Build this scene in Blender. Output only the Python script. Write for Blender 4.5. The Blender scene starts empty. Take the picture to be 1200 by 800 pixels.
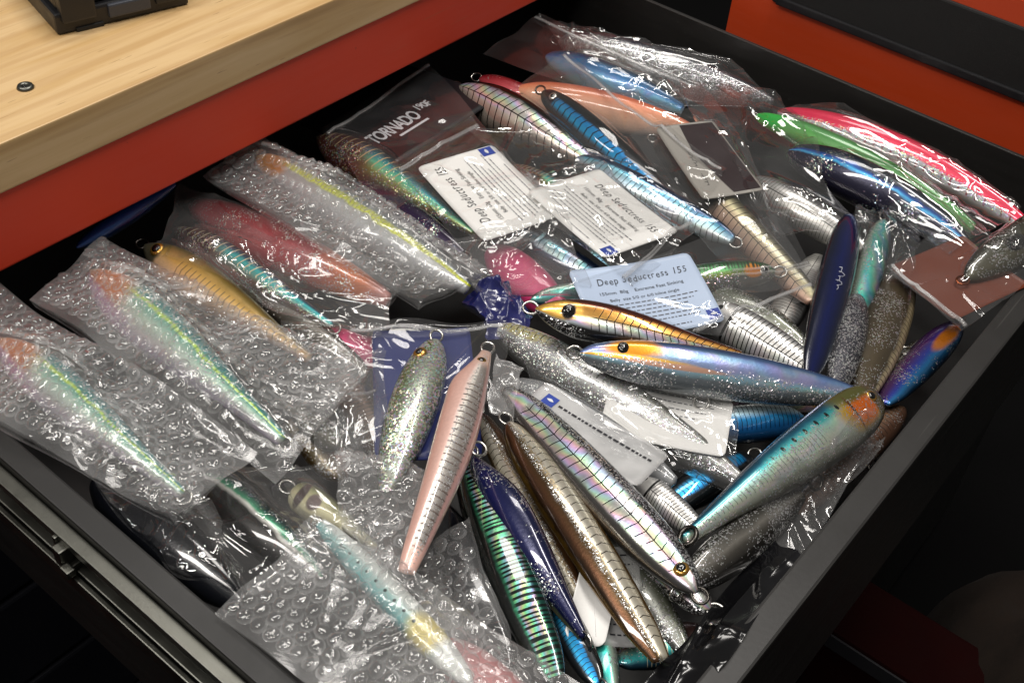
import bpy, math, random
import numpy as np
from mathutils import Vector, Matrix
from mathutils.bvhtree import BVHTree
random.seed(7); rng = np.random.default_rng(7)
S = bpy.context.scene
C = S.collection
# ------------------------------------------------------------------ camera
# world: z = 0 is the drawer rim, x runs along the bench front, y into the bench, metres
CAM = Vector((0, 0, 0.465)); FOC = 1380.0
R = Matrix(((0.63450565, 0.48759139, -0.59971428),
            (-0.76978448, 0.46845083, -0.43357316),
            (0.06953011, 0.73675536, 0.67257498)))
cam = bpy.data.objects.new('camera', bpy.data.cameras.new('camera')); C.objects.link(cam)
cam.matrix_world = Matrix.Translation(CAM) @ R.to_4x4()
cam.data.sensor_width = 36; cam.data.lens = FOC / 1200 * 36
cam.data.clip_start = 0.02; cam.data.clip_end = 50
S.camera = cam
# ------------------------------------------------------------------ world, lamps, exposure
S.render.engine = 'CYCLES'
S.view_settings.view_transform = 'Standard'; S.view_settings.look = 'None'
S.view_settings.gamma = 1; S.view_settings.exposure = 0.0
S.cycles.use_denoising = True
S.cycles.max_bounces = 10; S.cycles.transparent_max_bounces = 40
S.cycles.glossy_bounces = 5; S.cycles.diffuse_bounces = 3; S.cycles.transmission_bounces = 6
S.cycles.sample_clamp_indirect = 4.0
W = bpy.data.worlds.new('World'); S.world = W; W.use_nodes = True
W.node_tree.nodes['Background'].inputs['Color'].default_value = (1.0, 0.97, 0.93, 1)
W.node_tree.nodes['Background'].inputs['Strength'].default_value = 0.12

def area(name, loc, target, sx, sy, power, col=(1, 0.955, 0.90)):
    l = bpy.data.lights.new(name, 'AREA'); l.shape = 'RECTANGLE'; l.size = sx; l.size_y = sy
    l.energy = power; l.color = col
    o = bpy.data.objects.new(name, l); C.objects.link(o); o.location = loc
    o.rotation_euler = (Vector(target) - Vector(loc)).to_track_quat('-Z', 'Y').to_euler()
    return o
area('ceiling_or_added_lamp', (0.75, 0.13, 1.75), (0.6, 0.34, 0), 1.25, 0.10, 19)
area('ceiling_or_added_lamp', (-0.45, 1.05, 1.75), (0.5, 0.35, 0), 0.14, 1.25, 17)
area('ceiling_or_added_lamp', (0.95, 1.0, 1.75), (0.5, 0.32, 0), 0.9, 0.30, 11)  # added lamp for broader reflections on film and foil, no known fixture
area('ceiling_or_added_lamp', (-0.70, 0.16, 1.75), (0.6, 0.36, 0), 0.9, 0.10, 10)  # extra strip light put in for more highlights, not a known fixture

# ------------------------------------------------------------------ small helpers
def P(px, py, z):
    """point on the horizontal plane at height z seen at pixel (1200x800 frame)"""
    d = R @ Vector((px - 600, -(py - 400), -FOC))
    return CAM + d * ((z - CAM.z) / d.z)
def px_of(p):
    c = R.transposed() @ (Vector(p) - CAM)
    return np.array((600 - FOC * c.x / c.z, 400 + FOC * c.y / c.z))
def col(h):
    h = h.lstrip('#'); v = [int(h[i:i + 2], 16) / 255 for i in (0, 2, 4)]
    return tuple([x / 12.92 if x < .04045 else ((x + .055) / 1.055) ** 2.4 for x in v] + [1.0])
def tag(o, label=None, cat=None, group=None, kind=None):
    for k, v in (('label', label), ('category', cat), ('group', group), ('kind', kind)):
        if v: o[k] = v
    return o
def empty(name, loc, label=None, cat=None, group=None):
    o = bpy.data.objects.new(name, None); C.objects.link(o); o.location = loc; o.empty_display_size = .01
    return tag(o, label, cat, group)
def mesh(name, V, F, mat, parent=None, smooth=False, mw=None, uv=None):
    me = bpy.data.meshes.new(name); me.from_pydata([tuple(map(float, v)) for v in V], [], [tuple(map(int, f)) for f in F])
    if mat: me.materials.append(mat)
    if smooth: me.polygons.foreach_set('use_smooth', [True] * len(me.polygons))
    if uv is not None:
        l = me.uv_layers.new(name='UVMap'); li = np.zeros(len(me.loops), int); me.loops.foreach_get('vertex_index', li)
        l.data.foreach_set('uv', np.asarray(uv, float)[li].ravel())
    me.update()
    o = bpy.data.objects.new(name, me); C.objects.link(o)
    if parent: o.parent = parent
    if mw is not None: o.matrix_local = mw
    return o
def boxvf(x0, x1, y0, y1, z0, z1, b=0.0):
    """box, with chamfered edges when b > 0"""
    if b <= 0:
        V = [(x, y, z) for z in (z0, z1) for y in (y0, y1) for x in (x0, x1)]
        return V, [(0, 2, 3, 1), (4, 5, 7, 6), (0, 1, 5, 4), (2, 6, 7, 3), (0, 4, 6, 2), (1, 3, 7, 5)]
    import bmesh
    bm = bmesh.new(); V, F = boxvf(x0, x1, y0, y1, z0, z1)
    vs = [bm.verts.new(v) for v in V]
    for f in F: bm.faces.new([vs[i] for i in f])
    bmesh.ops.bevel(bm, geom=bm.edges[:], offset=b, segments=2, affect='EDGES', profile=.6)
    bm.verts.index_update()
    out = [tuple(v.co) for v in bm.verts], [[v.index for v in f.verts] for f in bm.faces]
    bm.free(); return out
def box(name, b6, mat, parent=None, bev=0.0):
    V, F = boxvf(*b6, bev); return mesh(name, V, F, mat, parent)
def join(parts):
    V, F = [], []
    for v, f in parts:
        n = len(V); V += [tuple(x) for x in v]; F += [tuple(i + n for i in q) for q in f]
    return V, F
def tube(pts, r, k=8, closed=False):
    pts = [Vector(p) for p in pts]; n = len(pts); V = []; F = []
    for i, p in enumerate(pts):
        a = pts[(i - 1) % n] if (closed or i) else p; b = pts[(i + 1) % n] if (closed or i < n - 1) else p
        t = (b - a).normalized(); u = t.orthogonal().normalized() if i == 0 else (u0 - t * u0.dot(t)).normalized()
        u0 = u; w = t.cross(u)
        for j in range(k):
            an = 2 * math.pi * j / k; V.append(p + (u * math.cos(an) + w * math.sin(an)) * r)
    m = n if closed else n - 1
    for i in range(m):
        for j in range(k):
            a, b = i * k + j, i * k + (j + 1) % k; c, d = ((i + 1) % n) * k + j, ((i + 1) % n) * k + (j + 1) % k
            F.append((a, b, d, c))
    if not closed: F += [tuple(range(k))[::-1], tuple(range((n - 1) * k, n * k))]
    return V, F
def ring_vf(rx, ry, r, k=18):
    return tube([(rx * math.cos(2 * math.pi * i / k), ry * math.sin(2 * math.pi * i / k), 0) for i in range(k)], r, 7, True)
def interp(s, xs, ys):
    """smooth interpolation through control points"""
    xs, ys = np.array(xs, float), np.array(ys, float)
    d = np.gradient(ys, xs); i = np.clip(np.searchsorted(xs, s) - 1, 0, len(xs) - 2)
    h = xs[i + 1] - xs[i]; t = (s - xs[i]) / h
    return ((2*t**3 - 3*t**2 + 1) * ys[i] + (t**3 - 2*t**2 + t) * h * d[i] + (-2*t**3 + 3*t**2) * ys[i + 1] + (t**3 - t**2) * h * d[i + 1])

# ------------------------------------------------------------------ node helpers
class G:
    def __init__(s, name):
        s.m = bpy.data.materials.new(name); s.m.use_nodes = True; s.t = s.m.node_tree; s.t.nodes.clear()
        s.out = s.t.nodes.new('ShaderNodeOutputMaterial')
    def n(s, typ, i=None, **p):
        nd = s.t.nodes.new('ShaderNode' + typ)
        for k, v in p.items(): setattr(nd, k, v)
        for k, v in (i or {}).items(): s.set(nd.inputs[k], v)
        return nd
    def set(s, sock, v):
        if isinstance(v, bpy.types.NodeSocket): s.t.links.new(v, sock)
        elif v is not None:
            if sock.type == 'RGBA' and len(v) == 3: v = tuple(v) + (1,)
            sock.default_value = v
    def M(s, op, a, b=None, c=None, clamp=False):
        nd = s.n('Math', operation=op, use_clamp=clamp)
        for k, v in enumerate((a, b, c)):
            if v is not None: s.set(nd.inputs[k], v)
        return nd.outputs[0]
    def mix(s, f, a, b, bt='MIX'):
        nd = s.n('Mix', data_type='RGBA', blend_type=bt); s.set(nd.inputs[0], f); s.set(nd.inputs[6], a); s.set(nd.inputs[7], b)
        return nd.outputs[2]
    def step(s, x, a, b, lo=0.0, hi=1.0):
        nd = s.n('MapRange', {0: x, 1: a, 2: b, 3: lo, 4: hi}, interpolation_type='SMOOTHSTEP'); return nd.outputs[0]
    def noise(s, v, sc, det=2.0, rough=.5, dist=0.0):
        return s.n('TexNoise', {'Vector': v, 'Scale': sc, 'Detail': det, 'Roughness': rough, 'Distortion': dist})
    def ramp(s, f, stops, mode='LINEAR'):
        nd = s.n('ValToRGB', {0: f}); e = nd.color_ramp.elements; nd.color_ramp.interpolation = mode
        while len(e) > 1: e.remove(e[-1])
        e[0].position, e[0].color = stops[0]
        for p, c in stops[1:]:
            q = e.new(p); q.color = c
        return nd.outputs[0]
    def mapping(s, v, scale=(1, 1, 1), rot=(0, 0, 0)):
        return s.n('Mapping', {'Vector': v, 'Scale': scale, 'Rotation': rot}).outputs[0]
    def coord(s, which='Object'): return s.n('TexCoord').outputs[which]
    def bump(s, h, st=.3, d=.001, nrm=None): return s.n('Bump', {'Height': h, 'Strength': st, 'Distance': d, 'Normal': nrm}).outputs[0]
    def surf(s, sh): s.t.links.new(sh, s.out.inputs[0]); return s.m
    def pbr(s, **k):
        nd = s.n('BsdfPrincipled')
        for a, v in k.items(): s.set(nd.inputs[a.replace('_', ' ')], v)
        return nd
def painted(name, c, rough, chip='#3a2420', scr='#b0603c'):
    g = G(name); oc = g.coord(); a = g.noise(oc, 9, 5, .6).outputs[0]; b = g.noise(g.mapping(oc, (6, 6, 60)), 3, 4, .6).outputs[0]; sc = g.noise(g.mapping(oc, (9, 300, 300), (.1, .2, .3)), 1, 2).outputs[0]
    m = g.mix(g.M('MULTIPLY', a, .35), c, tuple(x * .55 for x in c[:3]) + (1,)); m = g.mix(g.M('MULTIPLY', g.step(sc, .70, .74), .30), m, col(scr)); m = g.mix(g.M('MULTIPLY', g.step(g.noise(oc, 130, 3).outputs[0], .74, .78), .5), m, col(chip))
    return g.surf(g.pbr(Base_Color=m, Roughness=g.M('MULTIPLY_ADD', b, .35, rough - .15, clamp=True), Normal=g.bump(g.noise(oc, 350, 3).outputs[0], .10, .0004)).outputs[0])
def simple(name, c, rough=.5, metal=0.0, coat=0.0, var=.25, sc=40, bump=.15, spec=.5):
    g = G(name); oc = g.coord(); nz = g.noise(oc, sc, 4).outputs[0]
    c = col(c) if isinstance(c, str) else c
    d = tuple(x * (1 - var) for x in c[:3]) + (1,)
    b = g.pbr(Base_Color=g.mix(nz, d, c), Roughness=g.M('MULTIPLY_ADD', nz, .25, rough - .1, clamp=True), Metallic=metal, Coat_Weight=coat, Coat_Roughness=.05,
              Specular_IOR_Level=spec, Normal=g.bump(g.noise(oc, sc * 12, 3).outputs[0], bump, .0004))
    return g.surf(b.outputs[0])
STEEL = simple('steel_wire', '#c9c7c2', .22, 1.0, var=.2)
DARKWIRE = simple('dark_wire', '#55524e', .25, 1.0, var=.2)
EYE_BLACK = simple('pupil_black', '#060606', .12, coat=1)
EYE_SILVER = simple('eye_silver', '#d8d6ce', .22, .8, coat=1)
EYE_GOLD = simple('eye_gold', '#b98c3c', .22, .8, coat=1)
EYE_BLACK2 = simple('eye_dark', '#1a1715', .15, .2, coat=1)

# ------------------------------------------------------------------ lure material
def lure_mat(name, stops, metal=.6, rough=.28, wob=.06, ribs=None, glit=None, holo=None, patch=(), spots=None, urange=None, coat=1.0, mack=None, scales=None, other=None):
    g = G(name); us = g.n('SeparateXYZ', {0: g.n('UVMap').outputs[0]}); u, v = us.outputs[0], us.outputs[1]
    oc = g.coord(); nz = g.noise(oc, 90, 3).outputs[0]; fine = g.noise(oc, 600, 2).outputs[0]
    vn = g.M('MULTIPLY_ADD', g.M('SUBTRACT', nz, .5), wob * 2.5, v)
    c = g.ramp(vn, [(p, col(h)) for p, h in stops])
    side = None
    if other:
        side = g.step(g.M('MULTIPLY', g.n('SeparateXYZ', {0: oc}).outputs[2], float(other[0])), -.0006, .0006)
        c = g.mix(side, c, g.ramp(vn, [(p, col(h)) for p, h in other[1]]))
    c = g.mix(g.M('MULTIPLY', fine, .25), c, (0, 0, 0, 1))
    if urange:
        for (a, b, h) in urange: c = g.mix(g.step(g.M('MULTIPLY_ADD', g.M('SUBTRACT', nz, .5), .08, u), a, b), c, col(h))
    if holo:
        amt, fu, fv, sat, v0, v1 = holo
        hue = g.M('FRACT', g.M('ADD', g.M('MULTIPLY_ADD', u, fu, g.M('MULTIPLY', v, fv)), g.M('MULTIPLY', g.noise(oc, 45, 2).outputs[0], 2.2)))
        hc = g.n('CombineColor', {0: hue, 1: sat, 2: .95}, mode='HSV').outputs[0]
        msk = g.M('MULTIPLY', g.step(v, v0 - .05, v0 + .05), g.step(v, v1 - .05, v1 + .05, 1, 0))
        c = g.mix(g.M('MULTIPLY', msk, g.M('MULTIPLY', g.step(g.noise(oc, 70, 2).outputs[0], .3, .6), amt)), c, hc)
    for (pu, pv, ru, rv, h, soft) in patch:
        du = g.M('DIVIDE', g.M('SUBTRACT', u, pu), ru); dv = g.M('DIVIDE', g.M('SUBTRACT', v, pv), rv)
        d = g.M('ADD', g.M('ADD', g.M('MULTIPLY', du, du), g.M('MULTIPLY', dv, dv)), g.M('MULTIPLY', g.M('SUBTRACT', nz, .5), .8))
        c = g.mix(g.step(d, 1 - soft, 1 + soft, 1, 0), c, col(h))
    h_b = fine
    if mack:      # mackerel bars: wavy dark bars from the back
        hcol, n, v0 = mack
        wv = g.n('TexWave', {'Vector': g.n('CombineXYZ', {0: g.M('MULTIPLY', u, n), 1: g.M('MULTIPLY', v, 1.2), 2: 0.0}).outputs[0], 'Scale': .17, 'Distortion': 9.0, 'Detail': 2.0, 'Detail Scale': .9}).outputs[1]
        c = g.mix(g.M('MULTIPLY', g.step(wv, .45, .62), g.step(v, v0 - .06, v0 + .06)), c, col(hcol))
    if scales:
        vo = g.n('TexVoronoi', {'Vector': g.n('CombineXYZ', {0: g.M('MULTIPLY', u, 5.2), 1: v, 2: 0.0}).outputs[0], 'Scale': scales}, feature='DISTANCE_TO_EDGE').outputs[0]
        c = g.mix(g.step(vo, .03, .09, .55, 0), c, (.03, .03, .03, 1))
    if ribs:
        n, slant, vc, v0, v1, u0, u1, wd, hcol, spine = ribs
        off = g.M('ABSOLUTE', g.M('SUBTRACT', v, vc))
        t = g.M('ADD', g.M('MULTIPLY_ADD', u, n, g.M('MULTIPLY', g.M('POWER', off, .8), -slant)), g.M('MULTIPLY', nz, .12))
        tri = g.M('MULTIPLY', g.M('PINGPONG', t, .5), 2)
        ln = g.step(tri, wd * .6, wd * 1.5, 1, 0)
        if spine: ln = g.M('MAXIMUM', ln, g.step(off, .006, .02, 1, 0))
        msk = g.M('MULTIPLY', g.M('MULTIPLY', g.step(v, v0 - .02, v0 + .02), g.step(v, v1 - .02, v1 + .02, 1, 0)),
                  g.M('MULTIPLY', g.step(u, u0 - .01, u0 + .01), g.step(u, u1 - .01, u1 + .01, 1, 0)))
        f = g.M('MULTIPLY', ln, msk)
        if side: f = g.M('MULTIPLY', f, g.M('SUBTRACT', 1.0, side))
        c = g.mix(f, c, col(hcol))
        h_b = g.M('MULTIPLY_ADD', f, -.6, fine)
    if spots:
        n, u0, u1, sv, ru, rv, hcol = spots
        q = g.M('SUBTRACT', g.M('FRACT', g.M('MULTIPLY', g.M('SUBTRACT', u, u0), n)), .5)
        du = g.M('DIVIDE', q, ru * n); dv = g.M('DIVIDE', g.M('SUBTRACT', v, sv), rv)
        d = g.M('ADD', g.M('MULTIPLY', du, du), g.M('MULTIPLY', dv, dv))
        f = g.M('MULTIPLY', g.step(d, .7, 1.2, 1, 0), g.M('MULTIPLY', g.M('GREATER_THAN', u, u0), g.M('LESS_THAN', u, u1)))
        c = g.mix(f, c, col(hcol))
    nrm = g.bump(h_b, .12, .0005); mt = metal * .74; rg = rough + .07
    if glit:
        dens, sc, sat, v0, v1, br = glit
        vo = g.n('TexVoronoi', {'Vector': oc, 'Scale': sc * 1.25}); rc = vo.outputs['Color']; sp = g.n('SeparateColor', {0: rc})
        msk = g.M('MULTIPLY', g.M('GREATER_THAN', g.M('ADD', sp.outputs[0], g.M('MULTIPLY', g.M('SUBTRACT', g.noise(oc, 55, 2).outputs[0], .5), 1.1)), 1 - dens),
                  g.M('MULTIPLY', g.step(vn, v0 - .06, v0 + .06), g.step(vn, v1 - .06, v1 + .06, 1, 0)))
        gc = g.n('CombineColor', {0: sp.outputs[1], 1: sat, 2: br * .80}, mode='HSV').outputs[0]
        c = g.mix(msk, c, gc)
        tilt = g.n('VectorMath', {0: g.n('VectorMath', {0: rc, 1: (.5, .5, .5)}, operation='SUBTRACT').outputs[0], 'Scale': g.M('MULTIPLY', msk, .70)}, operation='SCALE').outputs[0]
        nrm = g.n('VectorMath', {0: g.n('VectorMath', {0: nrm, 1: tilt}, operation='ADD').outputs[0]}, operation='NORMALIZE').outputs[0]
        mt = g.M('MAXIMUM', g.M('MULTIPLY', msk, .80), mt)
    b = g.pbr(Base_Color=c, Metallic=mt, Roughness=rg, Normal=nrm, Coat_Weight=coat, Coat_Roughness=.03, Coat_IOR=1.5)
    return g.surf(b.outputs[0])

# ------------------------------------------------------------------ lure builder
PROFILE_S = [0, .025, .08, .18, .32, .48, .64, .8, .92, 1]
PROFILES = {
    'stick':  ([.14, .36, .60, .85, .98, 1.0, .92, .72, .50, .28], [.14, .34, .56, .82, .98, 1.0, .92, .72, .50, .28]),
    'minnow': ([.10, .30, .58, .88, 1.0, .92, .72, .48, .34, .24], [.10, .30, .60, .92, 1.0, .88, .66, .42, .30, .22]),
    'slim':   ([.20, .44, .68, .90, 1.0, 1.0, .95, .82, .66, .40], [.18, .40, .62, .86, .98, 1.0, .94, .80, .62, .36]),
    'head':   ([.30, .62, .86, 1.0, 1.0, .92, .76, .52, .34, .24], [.30, .58, .84, 1.0, 1.0, .90, .70, .46, .32, .24]),
    'hump':   ([.24, .30, .52, .98, .98, .84, .68, .54, .44, .34], [.24, .30, .42, .60, .82, .92, .82, .62, .46, .34]),
    'back':   ([.10, .22, .40, .74, 1.0, .94, .74, .50, .34, .22], [.12, .34, .64, .90, 1.0, .98, .84, .58, .38, .24])}
HEAP_V, HEAP_F = [], []
def heap_add(V, F, mw=None):
    n = len(HEAP_V)
    HEAP_V.extend([tuple(mw @ Vector(v)) if mw is not None else tuple(v) for v in V]); HEAP_F.extend([tuple(i + n for i in f) for f in F])
LURES = {}
def lure(key, label, A, B, zA, zB, w, side, roll, mat, prof='stick', eye=None, rings='nt', thick=.68, sq=2.2, bow=0.0, wire=None, group=None):
    """A nose pixel, B tail pixel, heights in mm, w width in photo pixels, side +1 when the back lies left of nose>tail"""
    a, b = P(*A, zA / 1000), P(*B, zB / 1000); L = (b - a).length; ex = (b - a) / L
    up = (Vector((0, 0, .4)) + (CAM - (a + b) / 2).normalized() * .6).normalized(); up = (up - ex * up.dot(ex)).normalized(); lt = up.cross(ex)
    rr = math.radians(roll); dor = (lt * side * math.cos(rr) + up * math.sin(rr)).normalized()
    mid = (a + b) / 2
    e = px_of(b) - px_of(a); e /= np.linalg.norm(e); nn = np.array((-e[1], e[0])); lat = ex.cross(dor)
    pd = abs(np.dot(px_of(mid + dor * .01) - px_of(mid), nn)) / .01; pl = abs(np.dot(px_of(mid + lat * .01) - px_of(mid), nn)) / .01
    w = w * .93; H = min(max(w / 2 / math.hypot(pd, thick * pl), .007), .019)
    mw = Matrix((ex, dor, lat)).transposed().to_4x4(); mw.translation = mid
    root = empty('fishing_lure', (0, 0, 0), label, 'lure', group); root.matrix_world = mw
    nS, nT = 44, 24
    s = .5 - .5 * np.cos(np.linspace(0, math.pi, nS)); s = .6 * s + .4 * np.linspace(0, 1, nS)
    pu, pl_ = PROFILES[prof]; hu = interp(s, PROFILE_S, pu) * H; hl = interp(s, PROFILE_S, pl_) * H
    th = interp(s, PROFILE_S, [.12, .32, .56, .82, 1, 1, .88, .62, .40, .22]) * H * thick
    V = []; UV = []; F = []
    for i in range(nS):
        x = (s[i] - .5) * L; by = bow * H * math.sin(math.pi * s[i])
        for j in range(nT):
            an = 2 * math.pi * j / nT; sy, cz = math.sin(an), math.cos(an)
            k = (abs(sy) ** sq + abs(cz) ** sq) ** (-1 / sq); sy *= k; cz *= k
            V.append((x, by + sy * (hu[i] if sy > 0 else hl[i]), cz * th[i])); UV.append((s[i], .5 + .5 * sy))
    for i in range(nS - 1):
        for j in range(nT):
            F.append((i * nT + j, i * nT + (j + 1) % nT, (i + 1) * nT + (j + 1) % nT, (i + 1) * nT + j))
    V += [(-L / 2 - .0006, 0, 0), (L / 2 + .0012, 0, 0)]; UV += [(0, .5), (1, .5)]; n = nS * nT
    for j in range(nT):
        F.append((n, (j + 1) % nT, j)); F.append((n + 1, (nS - 1) * nT + j, (nS - 1) * nT + (j + 1) % nT))
    body = mesh('body', V, [f[::-1] for f in F], mat, root, True, uv=UV)
    heap_add(V, F, mw)
    if eye:
        eu, ev, er, mring, mp, pr = eye
        i = int(np.argmin(abs(s - eu))); y = (ev - .5) * 2 * (hu[i] if ev > .5 else hl[i])
        q = max(0.05, 1 - abs((ev - .5) * 2) ** sq) ** (1 / sq) * th[i]
        for sg in (1, -1):
            z = sg * (q - .0006); er_ = er / 1000
            dv, df = dome(er_, er_ * .42, 14)
            nv = Vector((0, (ev - .5) * 1.4, sg)).normalized(); rot = nv.to_track_quat('Z', 'Y').to_matrix().to_4x4()
            m = Matrix.Translation(((eu - .5) * L, y, z)) @ rot
            eo = mesh('eye', dv, df, mring, root, True, m)
            dv, df = dome(er_ * pr, er_ * .3, 12)
            mesh('pupil', dv, df, mp, eo, True, Matrix.Translation((0, 0, er_ * .30)))
    wm = wire or STEEL
    k = .0046
    if 'n' in rings:
        V1, F1 = ring_vf(k, k * .8, .0008); mesh('hook_ring', V1, F1, wm, root, True, Matrix.Translation((-L / 2 - k * .7, 0, 0)) @ Matrix.Rotation(random.uniform(-.5, .5), 4, 'X'))
    if 't' in rings:
        V1, F1 = ring_vf(k, k * .8, .0008); mesh('hook_ring', V1, F1, wm, root, True, Matrix.Translation((L / 2 + k * .6, 0, 0)) @ Matrix.Rotation(random.uniform(-.5, .5), 4, 'X'))
    if 'b' in rings:
        i = int(np.argmin(abs(s - .45))); V1, F1 = ring_vf(k, k * .9, .0008)
        mesh('hook_ring', V1, F1, wm, root, True, Matrix.Translation(((.45 - .5) * L, -hl[i] - k * .5, 0)) @ Matrix.Rotation(random.uniform(-.4, .4), 4, 'X'))
    LURES[key] = root
    return root
def dome(r, h, k=12):
    V = [(r * math.cos(2*math.pi*j/k) * q, r * math.sin(2*math.pi*j/k) * q, z * h) for q, z in ((1, 0), (.93, .45), (.72, .8), (.38, .96)) for j in range(k)] + [(0, 0, h)]
    F = [(i*k+j, i*k+(j+1) % k, (i+1)*k+(j+1) % k, (i+1)*k+j) for i in range(3) for j in range(k)] + [(3*k+j, 3*k+(j+1) % k, 4*k) for j in range(k)]
    return V, F

# ------------------------------------------------------------------ clear film: bags and bubble wrap
def film_mat(name, tint=(.97, .97, .97), haze=.03, hazec=(.8, .8, .8), rough=.06, ior=1.6, b1=.05, b2=.0, sc=18, vs=.8, gl=(1, 1, 1)):
    g = G(name); oc = g.coord()
    h1 = g.noise(g.mapping(oc, (1, .35, 1), (0, 0, .6)), sc, 4, .6, 1.2).outputs[0]
    vo = g.n('TexVoronoi', {'Vector': g.mapping(oc, (1, .4, 1), (0, 0, .9)), 'Scale': sc * vs, 'Randomness': 1.0}, feature='DISTANCE_TO_EDGE').outputs[0]
    n = g.bump(h1, b1, .004) if b1 else None
    if b2: n = g.bump(g.step(vo, 0, .12), b2, .0012, n)
    bk = g.n('NewGeometry').outputs['Backfacing']     # a thin sheet reflects alike from both sides
    fr = g.n('Fresnel', {'IOR': g.M('ADD', g.M('MULTIPLY', bk, 1 / ior - ior), ior), 'Normal': n}).outputs[0]
    tr = g.n('BsdfTransparent', {0: tint}).outputs[0]
    df = g.n('BsdfDiffuse', {0: hazec, 'Normal': n}).outputs[0]; tl = g.n('BsdfTranslucent', {0: hazec, 'Normal': n}).outputs[0]
    dm = g.n('MixShader', {0: .4, 1: df, 2: tl}).outputs[0]
    hz = g.M('MULTIPLY', g.step(g.noise(oc, 25, 3).outputs[0], .3, .75, .5, 1.5), haze)
    base = g.n('MixShader', {0: hz, 1: tr, 2: dm}).outputs[0]
    gs = g.n('BsdfGlossy', {0: gl, 'Roughness': rough, 'Normal': n}).outputs[0]
    return g.surf(g.n('MixShader', {0: fr, 1: base, 2: gs}).outputs[0])
FILM = film_mat('clear_film', haze=.018, rough=.075, ior=1.58)
FILM_SHINY = film_mat('crumpled_film', haze=.02, rough=.06, ior=1.8)
FILM_FOLD = film_mat('folded_film', haze=.05, hazec=(.85, .85, .85), rough=.10, ior=1.65)
FILM_HAZY = film_mat('hazy_film', haze=.10, rough=.10)
FILM_DARK = film_mat('smoky_film', tint=(.25, .25, .28), haze=.05, hazec=(.05, .05, .06), rough=.10)
FILM_BLACK = film_mat('black_film', tint=(.02, .02, .02), haze=.6, hazec=(.008, .008, .010), rough=.16, b1=.05)
WRAP = film_mat('bubble_wrap_sheet', haze=.105, rough=.10, ior=1.45, b1=.05, b2=0, sc=30)
WALL = film_mat('bubble_wrap_wall', haze=.24, rough=.12, ior=1.55, b1=0, b2=0)
BUBBLE = film_mat('bubble_wrap_bubble', haze=.06, rough=.06, ior=1.7, b1=0, b2=0)
ZIP = film_mat('zip_plastic', haze=.25, rough=.15, ior=1.6, b1=.1, b2=0, sc=30)

def grid_from(Q, nu, nv):
    """bilinear patch of four (px, py, z mm) corners, as an array of world points"""
    c = [np.array(P(x, y, z / 1000)) for x, y, z in Q]
    a, b = np.meshgrid(np.linspace(0, 1, nu), np.linspace(0, 1, nv), indexing='ij')
    a, b = a[..., None], b[..., None]
    return (c[0] * (1 - a) * (1 - b) + c[1] * a * (1 - b) + c[2] * a * b + c[3] * (1 - a) * b), c
def drape(X, eps, iters=70, pull=.03, use=True):
    nu, nv = X.shape[:2]; base = X[..., 2].copy(); hit = np.full((nu, nv), -9.)
    if use and HEAP_F:
        bv = BVHTree.FromPolygons(HEAP_V, HEAP_F)
        for i in range(nu):
            for j in range(nv):
                r = bv.ray_cast(Vector((X[i, j, 0], X[i, j, 1], .3)), Vector((0, 0, -1)))
                if r[0] is not None: hit[i, j] = r[0].z + eps
    z = np.maximum(base, hit)
    for _ in range(iters):
        zp = np.pad(z, 1, mode='edge'); av = (zp[:-2, 1:-1] + zp[2:, 1:-1] + zp[1:-1, :-2] + zp[1:-1, 2:]) / 4
        z = np.maximum(hit, av * (1 - pull) + base * pull)
    X[..., 2] = z; return X
def creases(X, n, amp, width=.0022):
    """long sharp folds and broad waves of a handled sheet"""
    nu, nv = X.shape[:2]; o = X.reshape(-1, 3); lo, hi = o[:, :2].min(0), o[:, :2].max(0); d = np.zeros(len(o)); S_ = (hi - lo).max()
    for _ in range(5):
        an = rng.random() * 6.28; fr = rng.uniform(1.0, 3.2) * 6.28 / S_; d += amp * .22 * np.sin((o[:, 0] * math.cos(an) + o[:, 1] * math.sin(an)) * fr + rng.random() * 6.28)
    hub = lo + (hi - lo) * rng.random((3, 2))
    for m in range(n):
        p = hub[m % 3] + (hi - lo) * rng.normal(0, .22, 2); an = rng.random() * math.pi; t = np.array((math.cos(an), math.sin(an))); nrm = np.array((-t[1], t[0]))
        L = S_ * (.12 + .38 * rng.random() ** 1.5); r = o[:, :2] - p; al = r @ t; ac = r @ nrm + .05 * al * np.sin(al / S_ * 5 + m)
        w = width * (.5 + 2.2 * rng.random() ** 2); side = rng.uniform(.25, 1)      # one flank steeper than the other
        prof = np.where(ac > 0, np.exp(-ac / w), np.exp(ac / (w * (1 + 3 * side))))
        d += amp * rng.uniform(.15, 1) * prof * np.clip(1.3 * (1 - (np.abs(al) / L) ** 2), 0, 1)
    X[..., 2] += d.reshape(nu, nv); return X
def sheet_vf(X):
    nu, nv = X.shape[:2]; idx = np.arange(nu * nv).reshape(nu, nv)
    return X.reshape(-1, 3), [(idx[i, j], idx[i + 1, j], idx[i + 1, j + 1], idx[i, j + 1]) for i in range(nu - 1) for j in range(nv - 1)]
def wavy(X, amp):
    """uneven outline"""
    nu, nv = X.shape[:2]; q = rng.random(8) * 6.28
    a = np.linspace(0, 1, nu)[:, None]; b = np.linspace(0, 1, nv)[None, :]
    X[..., 0] += amp * (np.sin(a * 5 + q[0]) * np.sin(b * 4 + q[1]) + .5 * np.sin(a * 11 + q[2] + b * 7))
    X[..., 1] += amp * (np.sin(a * 4 + q[3] + b * 3) * np.cos(b * 5 + q[4]) + .5 * np.sin(b * 12 + q[5] - a * 6)); return X
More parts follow.
